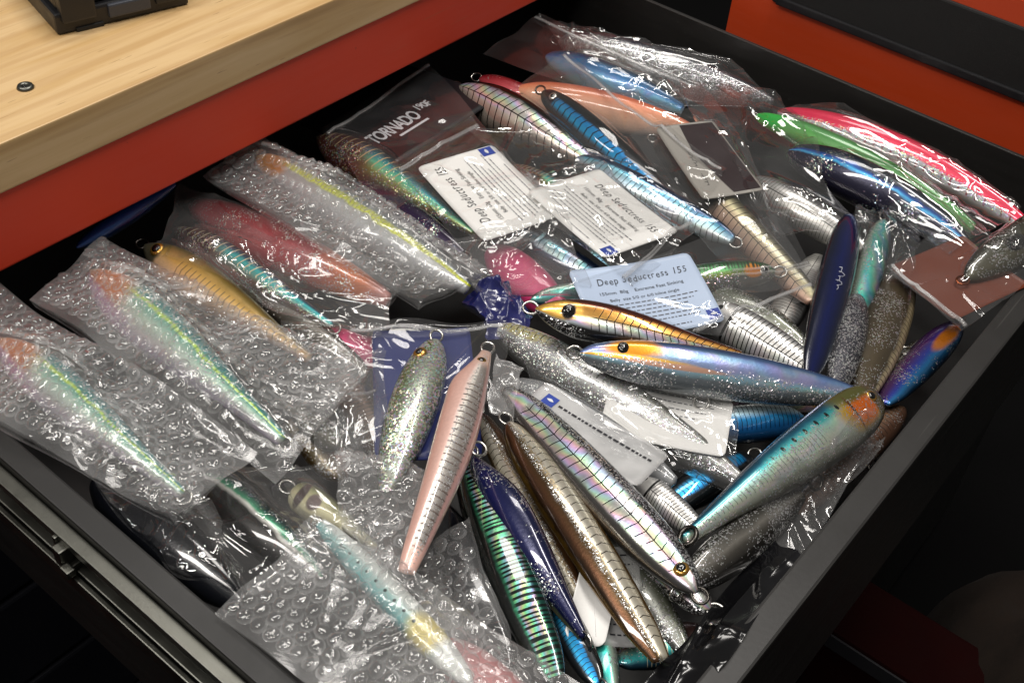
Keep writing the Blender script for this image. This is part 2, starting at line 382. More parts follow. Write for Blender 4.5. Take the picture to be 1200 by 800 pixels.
def bag(label, Q, mat=FILM, nu=84, nv=64, eps=.0012, cre=26, amp=.0022, zipe=None, name='plastic_bag', cat='bag', group=None, wav=.0015, back=True, pull=.03, hole=None, zip_at=.08):
    X, c = grid_from(Q, nu, nv); ctr = X.reshape(-1, 3).mean(0); base = X.copy()
    X = wavy(X, wav); X = drape(X, eps, pull=pull); X = creases(X, cre, amp)
    root = empty(name, tuple(ctr), label, cat, group); T = Matrix.Translation(-Vector(ctr))
    V, F = sheet_vf(X); parts = [(V - ctr, F)]
    if back:
        Y = X.copy(); Y[..., 2] = np.minimum(X[..., 2] - .0006, base[..., 2] - .0008)
        Y[0], Y[-1], Y[:, 0], Y[:, -1] = X[0], X[-1], X[:, 0], X[:, -1]; V2, F2 = sheet_vf(Y); parts.append((V2 - ctr, [f[::-1] for f in F2]))
    Vj, Fj = join(parts); mesh('film', Vj, Fj, mat, root, True)
    if zipe is not None:      # the press seal near one edge
        for off in (zip_at, zip_at + .022):
            k = max(1, int(off * (nu if zipe in (0, 2) else nv)))
            ln = {0: X[k, :], 2: X[-1 - k, :], 1: X[:, -1 - k], 3: X[:, k]}[zipe]
            tv, tf = tube([p - ctr + np.array((0, 0, .0006)) for p in ln[1:-1]], .0008, 6)
            mesh('zip_strip', tv, tf, ZIP, root, True)
    return root
def bubble_bag(label, Q, pitch=.0086, nu=70, nv=46, eps=.0035, cre=26, amp=.0034, smash=.5, wav=.0015, pull=.02, lift=.0, thickm=FILM):
    X, c = grid_from(Q, nu, nv); ctr = X.reshape(-1, 3).mean(0); base = X.copy()
    X = wavy(X, wav); X = drape(X, eps, pull=pull); X = creases(X, cre, amp, .004)
    root = empty('bubble_wrap_pouch', tuple(ctr), label, 'bubble wrap')
    V, F = sheet_vf(X); Y = X.copy(); Y[..., 2] = np.minimum(X[..., 2] - .0008, base[..., 2] - .004)
    Y[0], Y[-1], Y[:, 0], Y[:, -1] = X[0], X[-1], X[:, 0], X[:, -1]; V2, F2 = sheet_vf(Y)
    Vj, Fj = join([(V - ctr, F), (V2 - ctr, [f[::-1] for f in F2])]); mesh('film', Vj, Fj, WRAP, root, True)
    lu = (np.linalg.norm(c[1] - c[0]) + np.linalg.norm(c[2] - c[3])) / 2; lv = (np.linalg.norm(c[3] - c[0]) + np.linalg.norm(c[2] - c[1])) / 2
    bv, bf = [], []; r = pitch * .43; k = 14; row = 0; y = pitch * .6
    while y < lv - pitch * .4:
        x = pitch * (.6 + .5 * (row % 2))
        while x < lu - pitch * .4:
            fi, fj = x / lu * (nu - 1), y / lv * (nv - 1); i, j = int(fi), int(fj); i = min(i, nu - 2); j = min(j, nv - 2)
            p = X[i, j]; du = X[i + 1, j] - p; dv = X[i, j + 1] - p
            p = p + du * (fi - i) + dv * (fj - j); nrm = np.cross(du, dv); nrm /= np.linalg.norm(nrm) or 1
            if nrm[2] < 0: nrm = -nrm
            t1 = du / np.linalg.norm(du); t2 = np.cross(nrm, t1); dent = rng.random() < smash
            hgt = pitch * .34 * (rng.uniform(.45, .8) if dent else rng.uniform(.9, 1.05)); k = 14
            n0 = len(bv); lean = rng.normal(0, .26, 2); ph = rng.random() * 6.28; am = rng.uniform(.15, .35) if dent else rng.uniform(.02, .10); a0 = rng.random() * 6.28; lob = rng.integers(2, 5)
            for q, zz in ((1.14, .02), (1.02, .14), (.95, .60), (.84, .90), (.48, 1.0)):
                for a in range(k):
                    an = a0 + 2 * math.pi * a / k; rr = r * q * (1 + .05 * math.sin(2 * an + ph)); h = hgt * zz * (1 + (am * math.sin(lob * an + ph) if zz > .5 else 0))
                    bv.append(p - ctr + t1 * (math.cos(an) * rr + lean[0] * h) + t2 * (math.sin(an) * rr + lean[1] * h) + nrm * h)
            bv.append(p - ctr + nrm * hgt * (rng.uniform(.55, 1.0) if dent else 1.02))
            for m in range(4):
                for a in range(k): bf.append((n0+m*k+a, n0+m*k+(a+1) % k, n0+(m+1)*k+(a+1) % k, n0+(m+1)*k+a))
            for a in range(k): bf.append((n0+4*k+a, n0+4*k+(a+1) % k, n0+5*k))
            x += pitch
        y += pitch * .866; row += 1
    bo = tag(mesh('bubbles', bv, bf, BUBBLE, root, True), kind='stuff'); bo.data.materials.append(WALL)
    per = 5 * 14; bo.data.polygons.foreach_set('material_index', [1 if (q % per) < 2 * 14 else 0 for q in range(len(bf))])
    heap_add(V, F)
    return root

# ------------------------------------------------------------------ cards with print
def paper(name, c, rough=.45, spec=.4): return simple(name, c, rough, 0, var=.08, sc=30, bump=.05, spec=spec)
CARD_WHITE = paper('card_white', '#e6e5e2', .4); CARD_BLUE = paper('card_blue', '#b4c4dc', .35); CARD_GREY = paper('card_grey', '#9a968f', .35)
CARD_NAVY = paper('card_navy', '#1f2a66', .35); CARD_BROWN = paper('card_brown', '#6a3320', .35); CARD_BLACK = paper('card_black', '#2c2022', .3)
INK = paper('ink_black', '#1c1c22', .5); INK_GREY = paper('ink_grey', '#55555c', .5); LOGO_BLUE = paper('logo_blue', '#1d3a94', .4); INK_WHITE = paper('ink_white', '#d0d2d6', .4)
def text_vf(s, size, shear=0.0, spacing=1.0, fat=0.0):
    cu = bpy.data.curves.new('txt', 'FONT'); cu.body = s; cu.size = size; cu.shear = shear; cu.space_character = spacing; cu.resolution_u = 3; cu.offset = fat
    ob = bpy.data.objects.new('txt', cu); C.objects.link(ob); dg = bpy.context.evaluated_depsgraph_get(); me = ob.evaluated_get(dg).to_mesh()
    V = [tuple(v.co) for v in me.vertices]; F = [tuple(p.vertices) for p in me.polygons]
    bpy.data.objects.remove(ob); bpy.data.curves.remove(cu); return V, F
def hand_vf(s, size, slope=0.0):
    """handwritten line: every letter a little off"""
    out = []; x = 0
    for ch in s:
        if ch == ' ': x += size * .32; continue
        V, F = text_vf(ch, size * random.uniform(.92, 1.08), random.uniform(.05, .25))
        w = max(v[0] for v in V); a = random.uniform(-.06, .06); dy = random.uniform(-.05, .05) * size
        V = [(x + v[0] * math.cos(a) * .82 - v[1] * math.sin(a) * .82, v[1] * math.cos(a) + v[0] * math.sin(a) + dy + slope * x, 0) for v in V]
        out.append((V, F)); x += w * .82 + size * .06
    return join(out)
def scribble_vf(x0, y0, w, h, n=9):
    pts = []
    for i in range(n * 6):
        t = i / (n * 6 - 1); pts.append((x0 + w * t + .25 * h * math.sin(t * n * 6.28 + 1), y0 + h * .5 * math.sin(t * n * 6.28) * (.5 + .5 * math.sin(t * 17 + 2)), 0))
    return tube(pts, .00016, 4)
def place(vf, x, y): return [(v[0] + x, v[1] + y, v[2] if len(v) > 2 else 0) for v in vf[0]], vf[1]
def dashes(x0, x1, y, h, seed):
    r = random.Random(seed); out = []; x = x0
    while x < x1:
        w = r.uniform(.0010, .0036); out.append(([(x, y, 0), (min(x + w, x1), y, 0), (min(x + w, x1), y + h, 0), (x, y + h, 0)], [(0, 1, 2, 3)])); x += w + .0010
    return join(out)
def card(label, Q, mat, bend=0.0, prints=None, name='card', cat='card', th=.0005, rad=.004):
    """Q: bottom-left, bottom-right, top-right, top-left of the card as it would be read"""
    c = [np.array(P(x, y, z / 1000)) for x, y, z in Q]; ctr = sum(c) / 4
    ex = (c[1] - c[0]) + (c[2] - c[3]); w = np.linalg.norm(ex) / 2; ex /= np.linalg.norm(ex)
    ey = (c[3] - c[0]) + (c[2] - c[1]); h = np.linalg.norm(ey) / 2; ey = ey - ex * (ey @ ex); ey /= np.linalg.norm(ey); ez = np.cross(ex, ey)
    mw = Matrix((ex, ey, ez)).transposed().to_4x4(); mw.translation = Vector(ctr)
    root = empty(name, (0, 0, 0), label, cat); root.matrix_world = mw
    bz = lambda x, y: bend * ((x / (w / 2)) ** 2 - .4) + bend * .35 * math.sin(5 * y / h + 1) * (x / w)
    nx, ny = 24, 16; V, F = [], []
    for sgn in (0, 1):
        for i in range(nx + 1):
            for j in range(ny + 1):
                a, b = (i / nx - .5) * w, (j / ny - .5) * h
                qx, qy = abs(a) - (w / 2 - rad), abs(b) - (h / 2 - rad)
                if qx > 0 and qy > 0:
                    l = math.hypot(qx, qy)
                    if l > rad: a = math.copysign(w/2 - rad + qx * rad / l, a); b = math.copysign(h/2 - rad + qy * rad / l, b)
                V.append((a, b, bz(a, b) - sgn * th))
    N = (nx + 1) * (ny + 1); I = lambda s, i, j: s * N + i * (ny + 1) + j
    for i in range(nx):
        for j in range(ny):
            F.append((I(0,i,j), I(0,i+1,j), I(0,i+1,j+1), I(0,i,j+1))); F.append((I(1,i,j), I(1,i,j+1), I(1,i+1,j+1), I(1,i+1,j)))
    for i in range(nx):
        for j in (0, ny): F.append((I(0,i,j), I(1,i,j), I(1,i+1,j), I(0,i+1,j)))
    for j in range(ny):
        for i in (0, nx): F.append((I(0,i,j), I(0,i,j+1), I(1,i,j+1), I(1,i,j)))
    mesh('sheet', V, F, mat, root, True); heap_add(V, F, mw)
    for (nm, vf, m, lift) in (prints(w, h) if prints else ()):
        vv = [(v[0], v[1], bz(v[0], v[1]) + .0002 + lift + (v[2] if len(v) > 2 else 0)) for v in vf[0]]
        mesh(nm, vv, vf[1], m, root)
    return root, w, h

# ================================================================== THE SETTING AND THE BENCH
FLOOR_Z = -.80
def floor_mat():
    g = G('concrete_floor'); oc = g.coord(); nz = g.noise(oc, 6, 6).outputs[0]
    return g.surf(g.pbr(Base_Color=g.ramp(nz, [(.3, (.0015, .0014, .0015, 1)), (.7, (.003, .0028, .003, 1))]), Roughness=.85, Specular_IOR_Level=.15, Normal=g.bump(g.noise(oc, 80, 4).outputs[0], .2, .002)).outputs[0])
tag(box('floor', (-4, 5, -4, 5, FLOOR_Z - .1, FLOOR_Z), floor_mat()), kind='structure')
RED = painted('red_enamel', (.64, .046, .012, 1), .52)
RED2 = painted('red_orange_enamel', (.56, .055, .010, 1), .48)
BLACK = simple('black_powder_coat', '#1d1c1b', .42, var=.2, sc=30, bump=.12)
BLACK_SIDE = painted('black_enamel_side', (.007, .0065, .006, 1), .45, '#2a2826', '#3a3835')
BLACK_IN = simple('black_steel_inside', '#0b0a0a', .5, var=.25, sc=30, bump=.1)
BLACK_TOP = painted('satin_black_edge', (.016, .015, .014, 1), .40, '#3a3835', '#4a4845')
NAVY = simple('dark_navy_panel', '#15161e', .4, var=.15, sc=20, bump=.06)
RUBBER = simple('black_rubber', '#141414', .62, var=.15, sc=60, bump=.3)
ZINC = simple('zinc_rail', '#6a6a64', .34, 1.0, var=.25, sc=60, bump=.1)
PLASTIC = simple('black_plastic', '#17171a', .42, var=.1, sc=90, bump=.15)
PLASTIC2 = simple('grey_plastic', '#3a3d45', .45, var=.1, sc=90, bump=.15)
def wood_mat():
    g = G('pine_plank'); oc = g.coord(); rnd = g.n('ObjectInfo').outputs['Random']
    off = g.n('VectorMath', {0: oc, 1: g.n('CombineXYZ', {0: g.M('MULTIPLY', rnd, 9), 1: g.M('MULTIPLY', rnd, 5), 2: g.M('MULTIPLY', rnd, 3)}).outputs[0]}, operation='ADD').outputs[0]
    st = g.mapping(off, (2.2, 26, 26)); n1 = g.noise(st, 1.6, 5, .55, .6).outputs[0]
    n2 = g.noise(g.mapping(off, (12, 260, 260)), 1.0, 4, .6).outputs[0]
    wv = g.n('TexWave', {'Vector': g.mapping(off, (1.2, 14, 14)), 'Scale': 1.4, 'Distortion': 5, 'Detail': 3, 'Detail Scale': .8}, bands_direction='Y').outputs[1]
    c = g.ramp(n1, [(.25, col('#9c7a4c')), (.42, col('#bc9a68')), (.58, col('#cbad80')), (.72, col('#bf9e6e')), (.88, col('#a88656'))])
    c = g.mix(g.M('MULTIPLY', g.step(wv, .55, .95), .22), c, col('#9a6f40'))
    c = g.mix(g.M('MULTIPLY', g.step(n2, .52, .72), .22), c, col('#8a6238'))
    pores = g.noise(g.mapping(off, (40, 520, 520)), 1.0, 2, .6).outputs[0]
    c = g.mix(g.M('MULTIPLY', g.step(pores, .70, .76), .55), c, col('#6a4420'))
    c = g.mix(g.M('MULTIPLY', g.M('SUBTRACT', rnd, .35), .10, clamp=True), c, col('#c09860'))
    return g.surf(g.pbr(Base_Color=c, Roughness=g.M('MULTIPLY_ADD', n2, .2, .32), Normal=g.bump(n2, .12, .0006), Coat_Weight=.15, Coat_Roughness=.25).outputs[0])
WOOD = wood_mat()
# workbench: butcher-block top, red frame, black drawers below
bench = empty('workbench', (.3, .75, FLOOR_Z), 'red steel workbench with a pale butcher block wood top above the open drawer', 'workbench')
BO = Vector((-.3, -.75, -FLOOR_Z))
def bpart(name, b6, m, bev=0.0, parent=None):
    o = box(name, b6, m, bench, bev); o.location = BO; return o
zt, zb = .0885, .0585
row, y = 0, .55
while y < 1.25:
    wd = [.25, .23, .24][row % 3]; x = -1.6 + [.0, .33, .12, .47, .26][row % 5]
    cuts = [x]
    while x < .93: x += [.62, .43, .71, .38][(row + len(cuts)) % 4]; cuts.append(min(x, .93))
    if row == 0: cuts = [-1.6, .93]
    for a, b in zip(cuts, cuts[1:]):
        if b - a > .01: bpart('plank', (a, b - .00005, y, y + wd - .00005, zb, zt), WOOD, .0002 if row else .0012)
    y += wd; row += 1
bpart('frame_rail', (-1.6, .93, .552, .575, .0075, .0583), RED, .0015)
bpart('frame_panel', (-1.6, .93, .576, 1.25, .02, .058), BLACK_IN)
bpart('cabinet_side', (.852, .93, .575, 1.25, FLOOR_Z + .05, .018), BLACK_IN)
bpart('cabinet_side', (-1.6, -1.52, .575, 1.25, FLOOR_Z + .05, .018), BLACK_IN)
bpart('cabinet_back', (-1.52, .85, 1.2, 1.249, FLOOR_Z + .05, .018), BLACK_IN)
for k in range(6):
    z1 = -.155 - k * .1
    bpart('drawer_front', (.06, .845, .548, .566, z1 - .094, z1), NAVY, .003)
    bpart('drawer_front', (-1.5, .04, .548, .566, z1 - .094, z1), NAVY, .003)
bpart('frame_post', (.041, .059, .556, .574, FLOOR_Z + .05, .007), RED)
bpart('base_plinth', (-1.55, .9, .58, 1.2, FLOOR_Z, FLOOR_Z + .05), BLACK)
sc_p = P(30, 103, zt)
bm_v, bm_f = join([ring_vf(.0032, .0032, .0019, 24)] + [dome(.0022, .0004, 16)])
o = mesh('screw', bm_v, bm_f, ZINC, bench, True); o.location = BO + sc_p + Vector((0, 0, .0003))
o2 = mesh('screw_socket', *dome(.0014, .0006, 6), EYE_BLACK, o); o2.location = (0, 0, .0004)
# black tool case on the bench
t = P(68, 43, zt); t2 = P(222, 6, zt)
case = empty('tool_case', (t.x, t.y, zt), 'black plastic tool case with a grey inset panel standing on the wood bench top', 'case')
wl = (t2 - t).length
rot = math.atan2(t2.y - t.y, t2.x - t.x); case.rotation_euler.z = rot
box('body', (0, wl, 0, .16, .0005, .014), PLASTIC, case, .002)
box('lid', (.003, wl - .006, .004, .156, .0142, .036), PLASTIC, case, .004)
box('inset_panel', (.034, wl * .70, -.0022, .01, .0045, .0135), PLASTIC2, case, .0012)
box('latch', (.004, .026, -.003, .006, .008, .030), PLASTIC, case, .0015)
box('latch', (wl * .74, wl * .93, -.002, .006, .006, .028), PLASTIC, case, .0015)
box('foot', (.012, .03, -.0012, .010, .0002, .003), RUBBER, case, .0006)

# the drawer
X0, X1, Y0, Y1, ZB = .178, .838, .096, .60, -.115
drawer = empty('drawer', (.5, .33, ZB), 'black steel drawer pulled out of the workbench and heaped with fishing lures', 'drawer')
DO = Vector((-.5, -.33, -ZB))
def dpart(name, b6, m, bev=0.0):
    o = box(name, b6, m, drawer, bev); o.location = DO; return o
dpart('bottom_panel', (X0, X1, Y0, Y1, ZB, ZB + .002), BLACK_IN)
dpart('side_panel', (X0 - .0125, X0, Y0 - .001, Y1, ZB, 0), BLACK_SIDE, .0012)
dpart('side_panel', (X1 + .0, X1 + .004, Y0 - .001, Y1, ZB, 0), BLACK_TOP, .0008)
dpart('front_panel', (X0 - .03, X1 + .02, Y0 - .017, Y0 - .0012, ZB - .03, .0), BLACK_TOP, .0016)
dpart('back_panel', (X0, X1, Y1 + .0005, Y1 + .003, ZB, -.01), BLACK_IN)
ra = (X0 - .0128, -.0255)
for (xa, xb, za, zc) in ((-.0075, 0, -.006, .0), (-.0075, 0, -.026, -.020), (-.0012, 0, -.020, -.006), (-.0115, -.0085, -.030, -.020)):
    dpart('slide_rail', (ra[0] + xa, ra[0] + xb, .085, .56, za - .006, zc - .006), ZINC, .0007)
cp = Vector((X0 - .021, .372, -.018))
clipv = join([boxvf(-.003, .006, -.006, .006, -.010, -.004, .001), boxvf(-.004, .003, -.003, .004, -.004, .007, .001), boxvf(-.001, .009, .004, .007, .002, .010, .0008), boxvf(-.006, -.001, -.010, -.003, -.006, -.001, .001)])
o = mesh('rail_clip', clipv[0], clipv[1], ZINC, drawer); o.location = DO + cp
# red cabinet to the right with black top
cab = empty('tool_cabinet', (1.0, .0, FLOOR_Z), 'red steel cabinet with a long black inset panel standing right of the open drawer', 'cabinet')
CO = Vector((-1.0, 0, -FLOOR_Z))
def cpart(name, b6, m, bev=0.0):
    o = box(name, b6, m, cab, bev); o.location = CO; return o
cpart('body', (.882, 1.25, .13, .4375, -.12, .095), RED2, .003)
cpart('lower_body', (.886, 1.246, .134, .433, FLOOR_Z + .04, -.1205), BLACK, .002)
cpart('inset_panel', (.8795, .884, .15, .399, .0205, .074), RUBBER, .0018)
cpart('panel_lip', (.8768, .8806, .154, .394, .0205, .0275), PLASTIC, .0012)
cpart('base_plinth', (.90, 1.20, .16, .40, FLOOR_Z, FLOOR_Z + .04), BLACK)
# red tool box on the floor in front of the drawer, brown cloth beyond it
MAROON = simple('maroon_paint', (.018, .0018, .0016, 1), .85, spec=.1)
q = P(985, 705, -.54)
tb = empty('tool_box', (q.x, q.y, FLOOR_Z), 'dim red tool box with a grey edge strip on the floor below the drawer front', 'tool box')
tb.rotation_euler.z = .0
box('body', (-.045, .035, -.4, .0, 0, .25), MAROON, tb, .004)
box('lid', (-.047, .037, -.402, .002, .252, .272), MAROON, tb, .004)
box('edge_strip', (-.0500, -.0474, -.402, .002, .248, .268), simple('grey_trim', '#2c2b30', .6), tb, .0008)
def cloth_vf():
    V, F = [], []; n, m = 36, 20
    for i in range(n):
        for j in range(m):
            a = 2 * math.pi * i / n; b = math.pi / 2 * j / (m - 1); r = 1 + .10 * math.sin(5 * a + 2 * math.sin(3 * b)) * math.cos(b) + .05 * math.sin(11 * a + 7 * b)
            V.append((.16 * r * math.cos(a) * math.cos(b), .13 * r * math.sin(a) * math.cos(b), .34 * math.sin(b) * (1 + .06 * math.sin(3 * a + 4 * b))))
    for i in range(n):
        for j in range(m - 1): F.append((i*m+j, ((i+1) % n)*m+j, ((i+1) % n)*m+j+1, i*m+j+1))
    return V, F
q = P(1190, 770, -.50)
CLOTH = simple('brown_cloth', '#2a1e15', .9, var=.5, sc=70, bump=.6)
V, F = cloth_vf(); cl = mesh('cloth_bundle', V, F, CLOTH, None, True); cl.location = (q.x + .06, q.y - .02, FLOOR_Z)
tag(cl, 'rumpled brown cloth bundle on the dark floor at the lower right', 'cloth')

# ================================================================== THE LURES, bottom of the heap first
DARKCH = '#141414'
def LM(name, *a, **k): return lure_mat(name, *a, **k)
m_red = LM('red_pink', [(0, '#9a3038'), (.4, '#c04a52'), (.75, '#8a1c26'), (1, '#5a1014')], .25, .25, urange=[(.62, .85, '#c8641e'), (.86, .97, '#b87870')], glit=(0.040, 1305, .2, 0, 1, .9))
m_teal_holo = LM('brown_teal', [(0, '#54423a'), (.35, '#6d5148'), (.55, '#5f8a80'), (.75, '#3fc0c0'), (.9, '#2b5a72'), (1, '#101c24')], .75, .25,
                 urange=[], ribs=(26, 1.2, .62, .55, .97, .04, .75, .14, '#d8cfae', False), glit=(0.080, 1305, .35, .1, .9, .95), patch=[(.12, .5, .22, .7, '#4a3330', .5)])
m_green_holo = LM('brown_green', [(0, '#2a2a28'), (.3, '#6a5a48'), (.5, '#8f9a58'), (.68, '#6fd0a8'), (.82, '#2c8a96'), (1, '#10141c')], .75, .25,
                  ribs=(24, 1.2, .58, .55, .98, .02, .6, .14, '#c9b48a', False), glit=(0.128, 1305, .5, .1, .85, .95), patch=[(.12, .45, .26, .6, '#5a342c', .5)])
m_gold_tan = LM('gold_tan', [(0, '#b98a70'), (.35, '#d9b48c'), (.6, '#c9a25a'), (.85, '#7a6428'), (1, '#4a4018')], .45, .28, ribs=(34, .9, .5, .25, .68, .26, .95, .16, '#6a5c40', False), patch=[(.03, .5, .10, 1.0, '#4a4636', .3)])
m_purple = LM('dark_purple', [(0, '#1a1026'), (.5, '#2c1442'), (1, '#120a1c')], .4, .2, glit=(0.032, 1305, .3, 0, 1, .9))
m_navy_rib = LM('navy_silver_rib', [(0, '#0b1226'), (.42, '#1a2440'), (.5, '#bfe0ea'), (.72, '#58b8d6'), (.80, '#10305a'), (1, '#081428')], .85, .2, ribs=(30, .8, .62, .46, .80, .05, .97, .14, '#0a1420', False), holo=(.3, 3, 1, .35, .46, .8))
m_cyan_rib = LM('cyan_silver_rib', [(0, '#9aa4a8'), (.35, '#c4d2d8'), (.6, '#9ad0e8'), (.74, '#3fa8d0'), (.82, '#0e3a62'), (1, '#081c38')], .9, .2, ribs=(30, .9, .4, .02, .82, .05, .97, .13, '#141a20', False), holo=(.18, 2, 1, .3, .2, .8))
m_magenta = LM('magenta', [(0, '#d83a78'), (.5, '#e0487e'), (1, '#a81850')], .15, .3)
m_bluesky = LM('bright_blue', [(0, '#b8dce4'), (.35, '#4fa6d2'), (.6, '#1c78b8'), (.85, '#0c4a72'), (1, '#09283c')], .5, .22, holo=(.15, 2, 1, .4, .1, .6))
m_peach = LM('peach', [(0, '#f0d2c0'), (.45, '#ecb494'), (.8, '#e08a60'), (1, '#c05a3c')], .1, .3, urange=[])
m_silverglit = LM('silver_glitter', [(0, '#6a6a6a'), (.5, '#a4a4a2'), (.8, '#77777a'), (1, '#232330')], .7, .3, glit=(0.336, 1305, .10, 0, .95, 1.0))
m_rainbow_rib = LM('rainbow_rib', [(0, '#8a7c72'), (.35, '#b9aca0'), (.55, '#ded6cc'), (.82, '#a8a6a6'), (.88, '#191718'), (1, '#0c0c0c')], .92, .2, ribs=(24, 1.6, .58, .05, .86, .0, .98, .13, '#0c0b0b', True), holo=(.55, 4, 3, .45, .5, .84))
m_blue_black = LM('blue_black', [(0, '#1a1c20'), (.25, '#33383e'), (.38, '#2aa8e0'), (.62, '#1688cc'), (.70, '#14181c'), (1, '#08090a')], .8, .22, ribs=(24, .8, .5, .22, .70, .12, .98, .15, '#06080a', False), patch=[(.0, .5, .12, 1.2, '#202428', .3)])
m_blackhead = LM('black_flesh', [(0, '#c89a86'), (.4, '#d8b8a0'), (.7, '#c8c098'), (.85, '#8a8468'), (1, '#2a2620')], .75, .25, ribs=(34, .8, .5, .05, .97, .45, .97, .11, '#181412', True), urange=[(.50, .44, '#0b0908')], patch=[(.17, .70, .035, .16, '#e07a5c', .3)])
m_silver_rib = LM('silver_rib', [(0, '#b8b6b0'), (.45, '#d6d4ce'), (.62, '#bcbab6'), (.9, '#8c8c8c'), (1, '#303030')], .92, .22, ribs=(36, 1.2, .55, .05, .92, .05, .97, .12, '#151515', True))
m_fire = LM('red_silver_scale', [(0, '#8a7a60'), (.25, '#c8c4c8'), (.42, '#c4c4cc'), (.48, '#ea1a50'), (1, '#d01440')], .35, .25, ribs=(30, .4, .4, .2, .46, .2, .97, .18, '#8a2a3c', False), glit=(0.240, 1305, .5, .2, .54, 1.0))
m_green = LM('green_clear', [(0, '#4a6a38'), (.4, '#5fa04c'), (.7, '#4f9a4a'), (1, '#38803c')], .2, .25, urange=[(.16, .08, '#18a838')])
m_night = LM('night_blue', [(0, '#15141f'), (.40, '#1c1a33'), (.62, '#151636'), (.68, '#4ab0e8'), (.73, '#1d4c9a'), (.8, '#0e1c30'), (1, '#0a141c')], .5, .2, glit=(0.032, 1305, .3, 0, 1, .9))
m_tiger = LM('green_orange_head', [(0, '#5c5c58'), (.42, '#74746e'), (.52, '#8a9a3a'), (.7, '#3f8a4a'), (1, '#16402a')], .5, .25, patch=[(.17, .60, .07, .26, '#e08a1a', .4)], glit=(0.080, 1305, .3, 0, .6, .95), mack=('#1c3418', 70, .7))
m_greyglit = LM('grey_glitter', [(0, '#3a3a3a'), (.35, '#70706e'), (.6, '#a8aaa2'), (.8, '#6a6e5e'), (1, '#2a2c22')], .65, .28, glit=(0.160, 1305, .08, 0, 1, .95))
m_white_blk = LM('white_black_rib', [(0, '#8a8a8a'), (.4, '#d8d6d2'), (.8, '#e6e4e0'), (.93, '#a8a8a8'), (1, '#101010')], .7, .22, ribs=(26, 1.6, .5, .02, .95, .27, .98, .22, '#0b0b0b', True), holo=(.15, 2, 2, .3, .1, .4), patch=[(.255, .5, .014, .7, '#0b0b0b', .3), (.12, .72, .025, .10, '#0b0b0b', .2)])
m_copper = LM('copper_black', [(0, '#1a1a1a'), (.26, '#242424'), (.33, '#cfd4d8'), (.5, '#d8d0c4'), (.56, '#c89a4e'), (.78, '#b07a34'), (.86, '#5e2410'), (1, '#3a140a')], .88, .2,
              ribs=(26, 1.3, .56, .26, .86, .28, .98, .13, '#120c08', True), glit=(0.080, 1305, .05, 0, .3, .95), holo=(.45, 5, 2, .5, .34, .54), patch=[(.10, .62, .13, .30, '#d8a850', .3), (.16, .6, .035, .24, '#3a3230', .35)])
m_blueholo = LM('blue_silver_holo', [(0, '#5e6468'), (.34, '#7e868c'), (.46, '#8fc2d2'), (.58, '#90a0cc'), (.80, '#6a88c2'), (.93, '#44628f'), (1, '#33486e')], .8, .24,
                glit=(0.128, 1305, .10, 0, .60, 1.0), patch=[(.18, .80, .10, .20, '#d8901c', .6), (.16, .58, .22, .07, '#e0b048', .5), (.33, .52, .18, .06, '#d8a890', .5)], holo=(.16, 3, 2, .4, .4, .9))
m_bigholo = LM('big_holo_rib', [(0, '#4a4846'), (.22, '#5c5a58'), (.27, '#a9a7a4'), (.5, '#b8b4b2'), (.74, '#b3aaa6'), (.79, '#343334'), (1, '#2c2b2c')], .92, .2,
               ribs=(26, 1.0, .52, .25, .77, .06, .90, .11, '#15171a', True), holo=(.72, 3.0, 2.6, .42, .26, .77), glit=(0.360, 1305, .04, .77, 1.0, .95))
m_bronze = LM('bronze_gold', [(0, '#5a2c1c'), (.3, '#7c3a24'), (.5, '#4a3012'), (.63, '#6a5a40'), (.8, '#a89a80'), (1, '#7a6030')], .85, .22, glit=(0.176, 1305, .10, .45, 1, .95))
m_bronze2 = LM('bronze_silver_rib', [(0, '#8a6a2a'), (.10, '#6a4c1c'), (.16, '#d8ceb4'), (.45, '#e6e0d0'), (.52, '#a89878'), (.60, '#7a6a50'), (.66, '#4e3a1c'), (.80, '#5c3a20'), (.93, '#2a1c0c'), (1, '#7a5a1c')], .9, .2,
               ribs=(30, .9, .34, .14, .50, .08, .95, .10, '#3a342a', False), glit=(.34, 1500, .06, .50, .66, .95))
m_deepblue = LM('deep_blue', [(0, '#7a6f50'), (.22, '#4a5440'), (.32, '#0b1030'), (.6, '#131a52'), (1, '#0a1138')], .35, .16, glit=(0.020, 1305, .1, .2, 1, .9))
m_mackerel = LM('green_mackerel', [(0, '#0c0f0d'), (.26, '#101513'), (.34, '#2c8a62'), (.55, '#55b47c'), (.75, '#1a6a58'), (1, '#0d3a38')], .85, .2, mack=('#04100d', 92, .3), holo=(.35, 5, 4, .6, .35, .8))
m_pink = LM('pink_silver', [(0, '#d8a8a0'), (.12, '#c89a94'), (.19, '#837b76'), (.45, '#98928c'), (.54, '#e6e0d6'), (.62, '#ecd2c8'), (.68, '#dcb4a8'), (1, '#d2a294')], .35, .32, wob=.03,
            ribs=(36, .5, .52, .14, .64, .20, .92, .20, '#5a4c46', False), glit=(0.176, 1305, .05, .2, .62, .95), patch=[(.0, .5, .10, .9, '#c8a89a', .5), (1.0, .5, .10, .9, '#d6ab9e', .5)])
m_scaleholo = LM('holo_scale', [(0, '#4d5a30'), (.22, '#8a9a70'), (.5, '#a9b0a2'), (.8, '#aab0a0'), (1, '#5a6258')], .85, .26, glit=(0.440, 899, .35, 0, 1, .95), scales=11, patch=[(.1, .25, .12, .3, '#5a6a20', .4)])
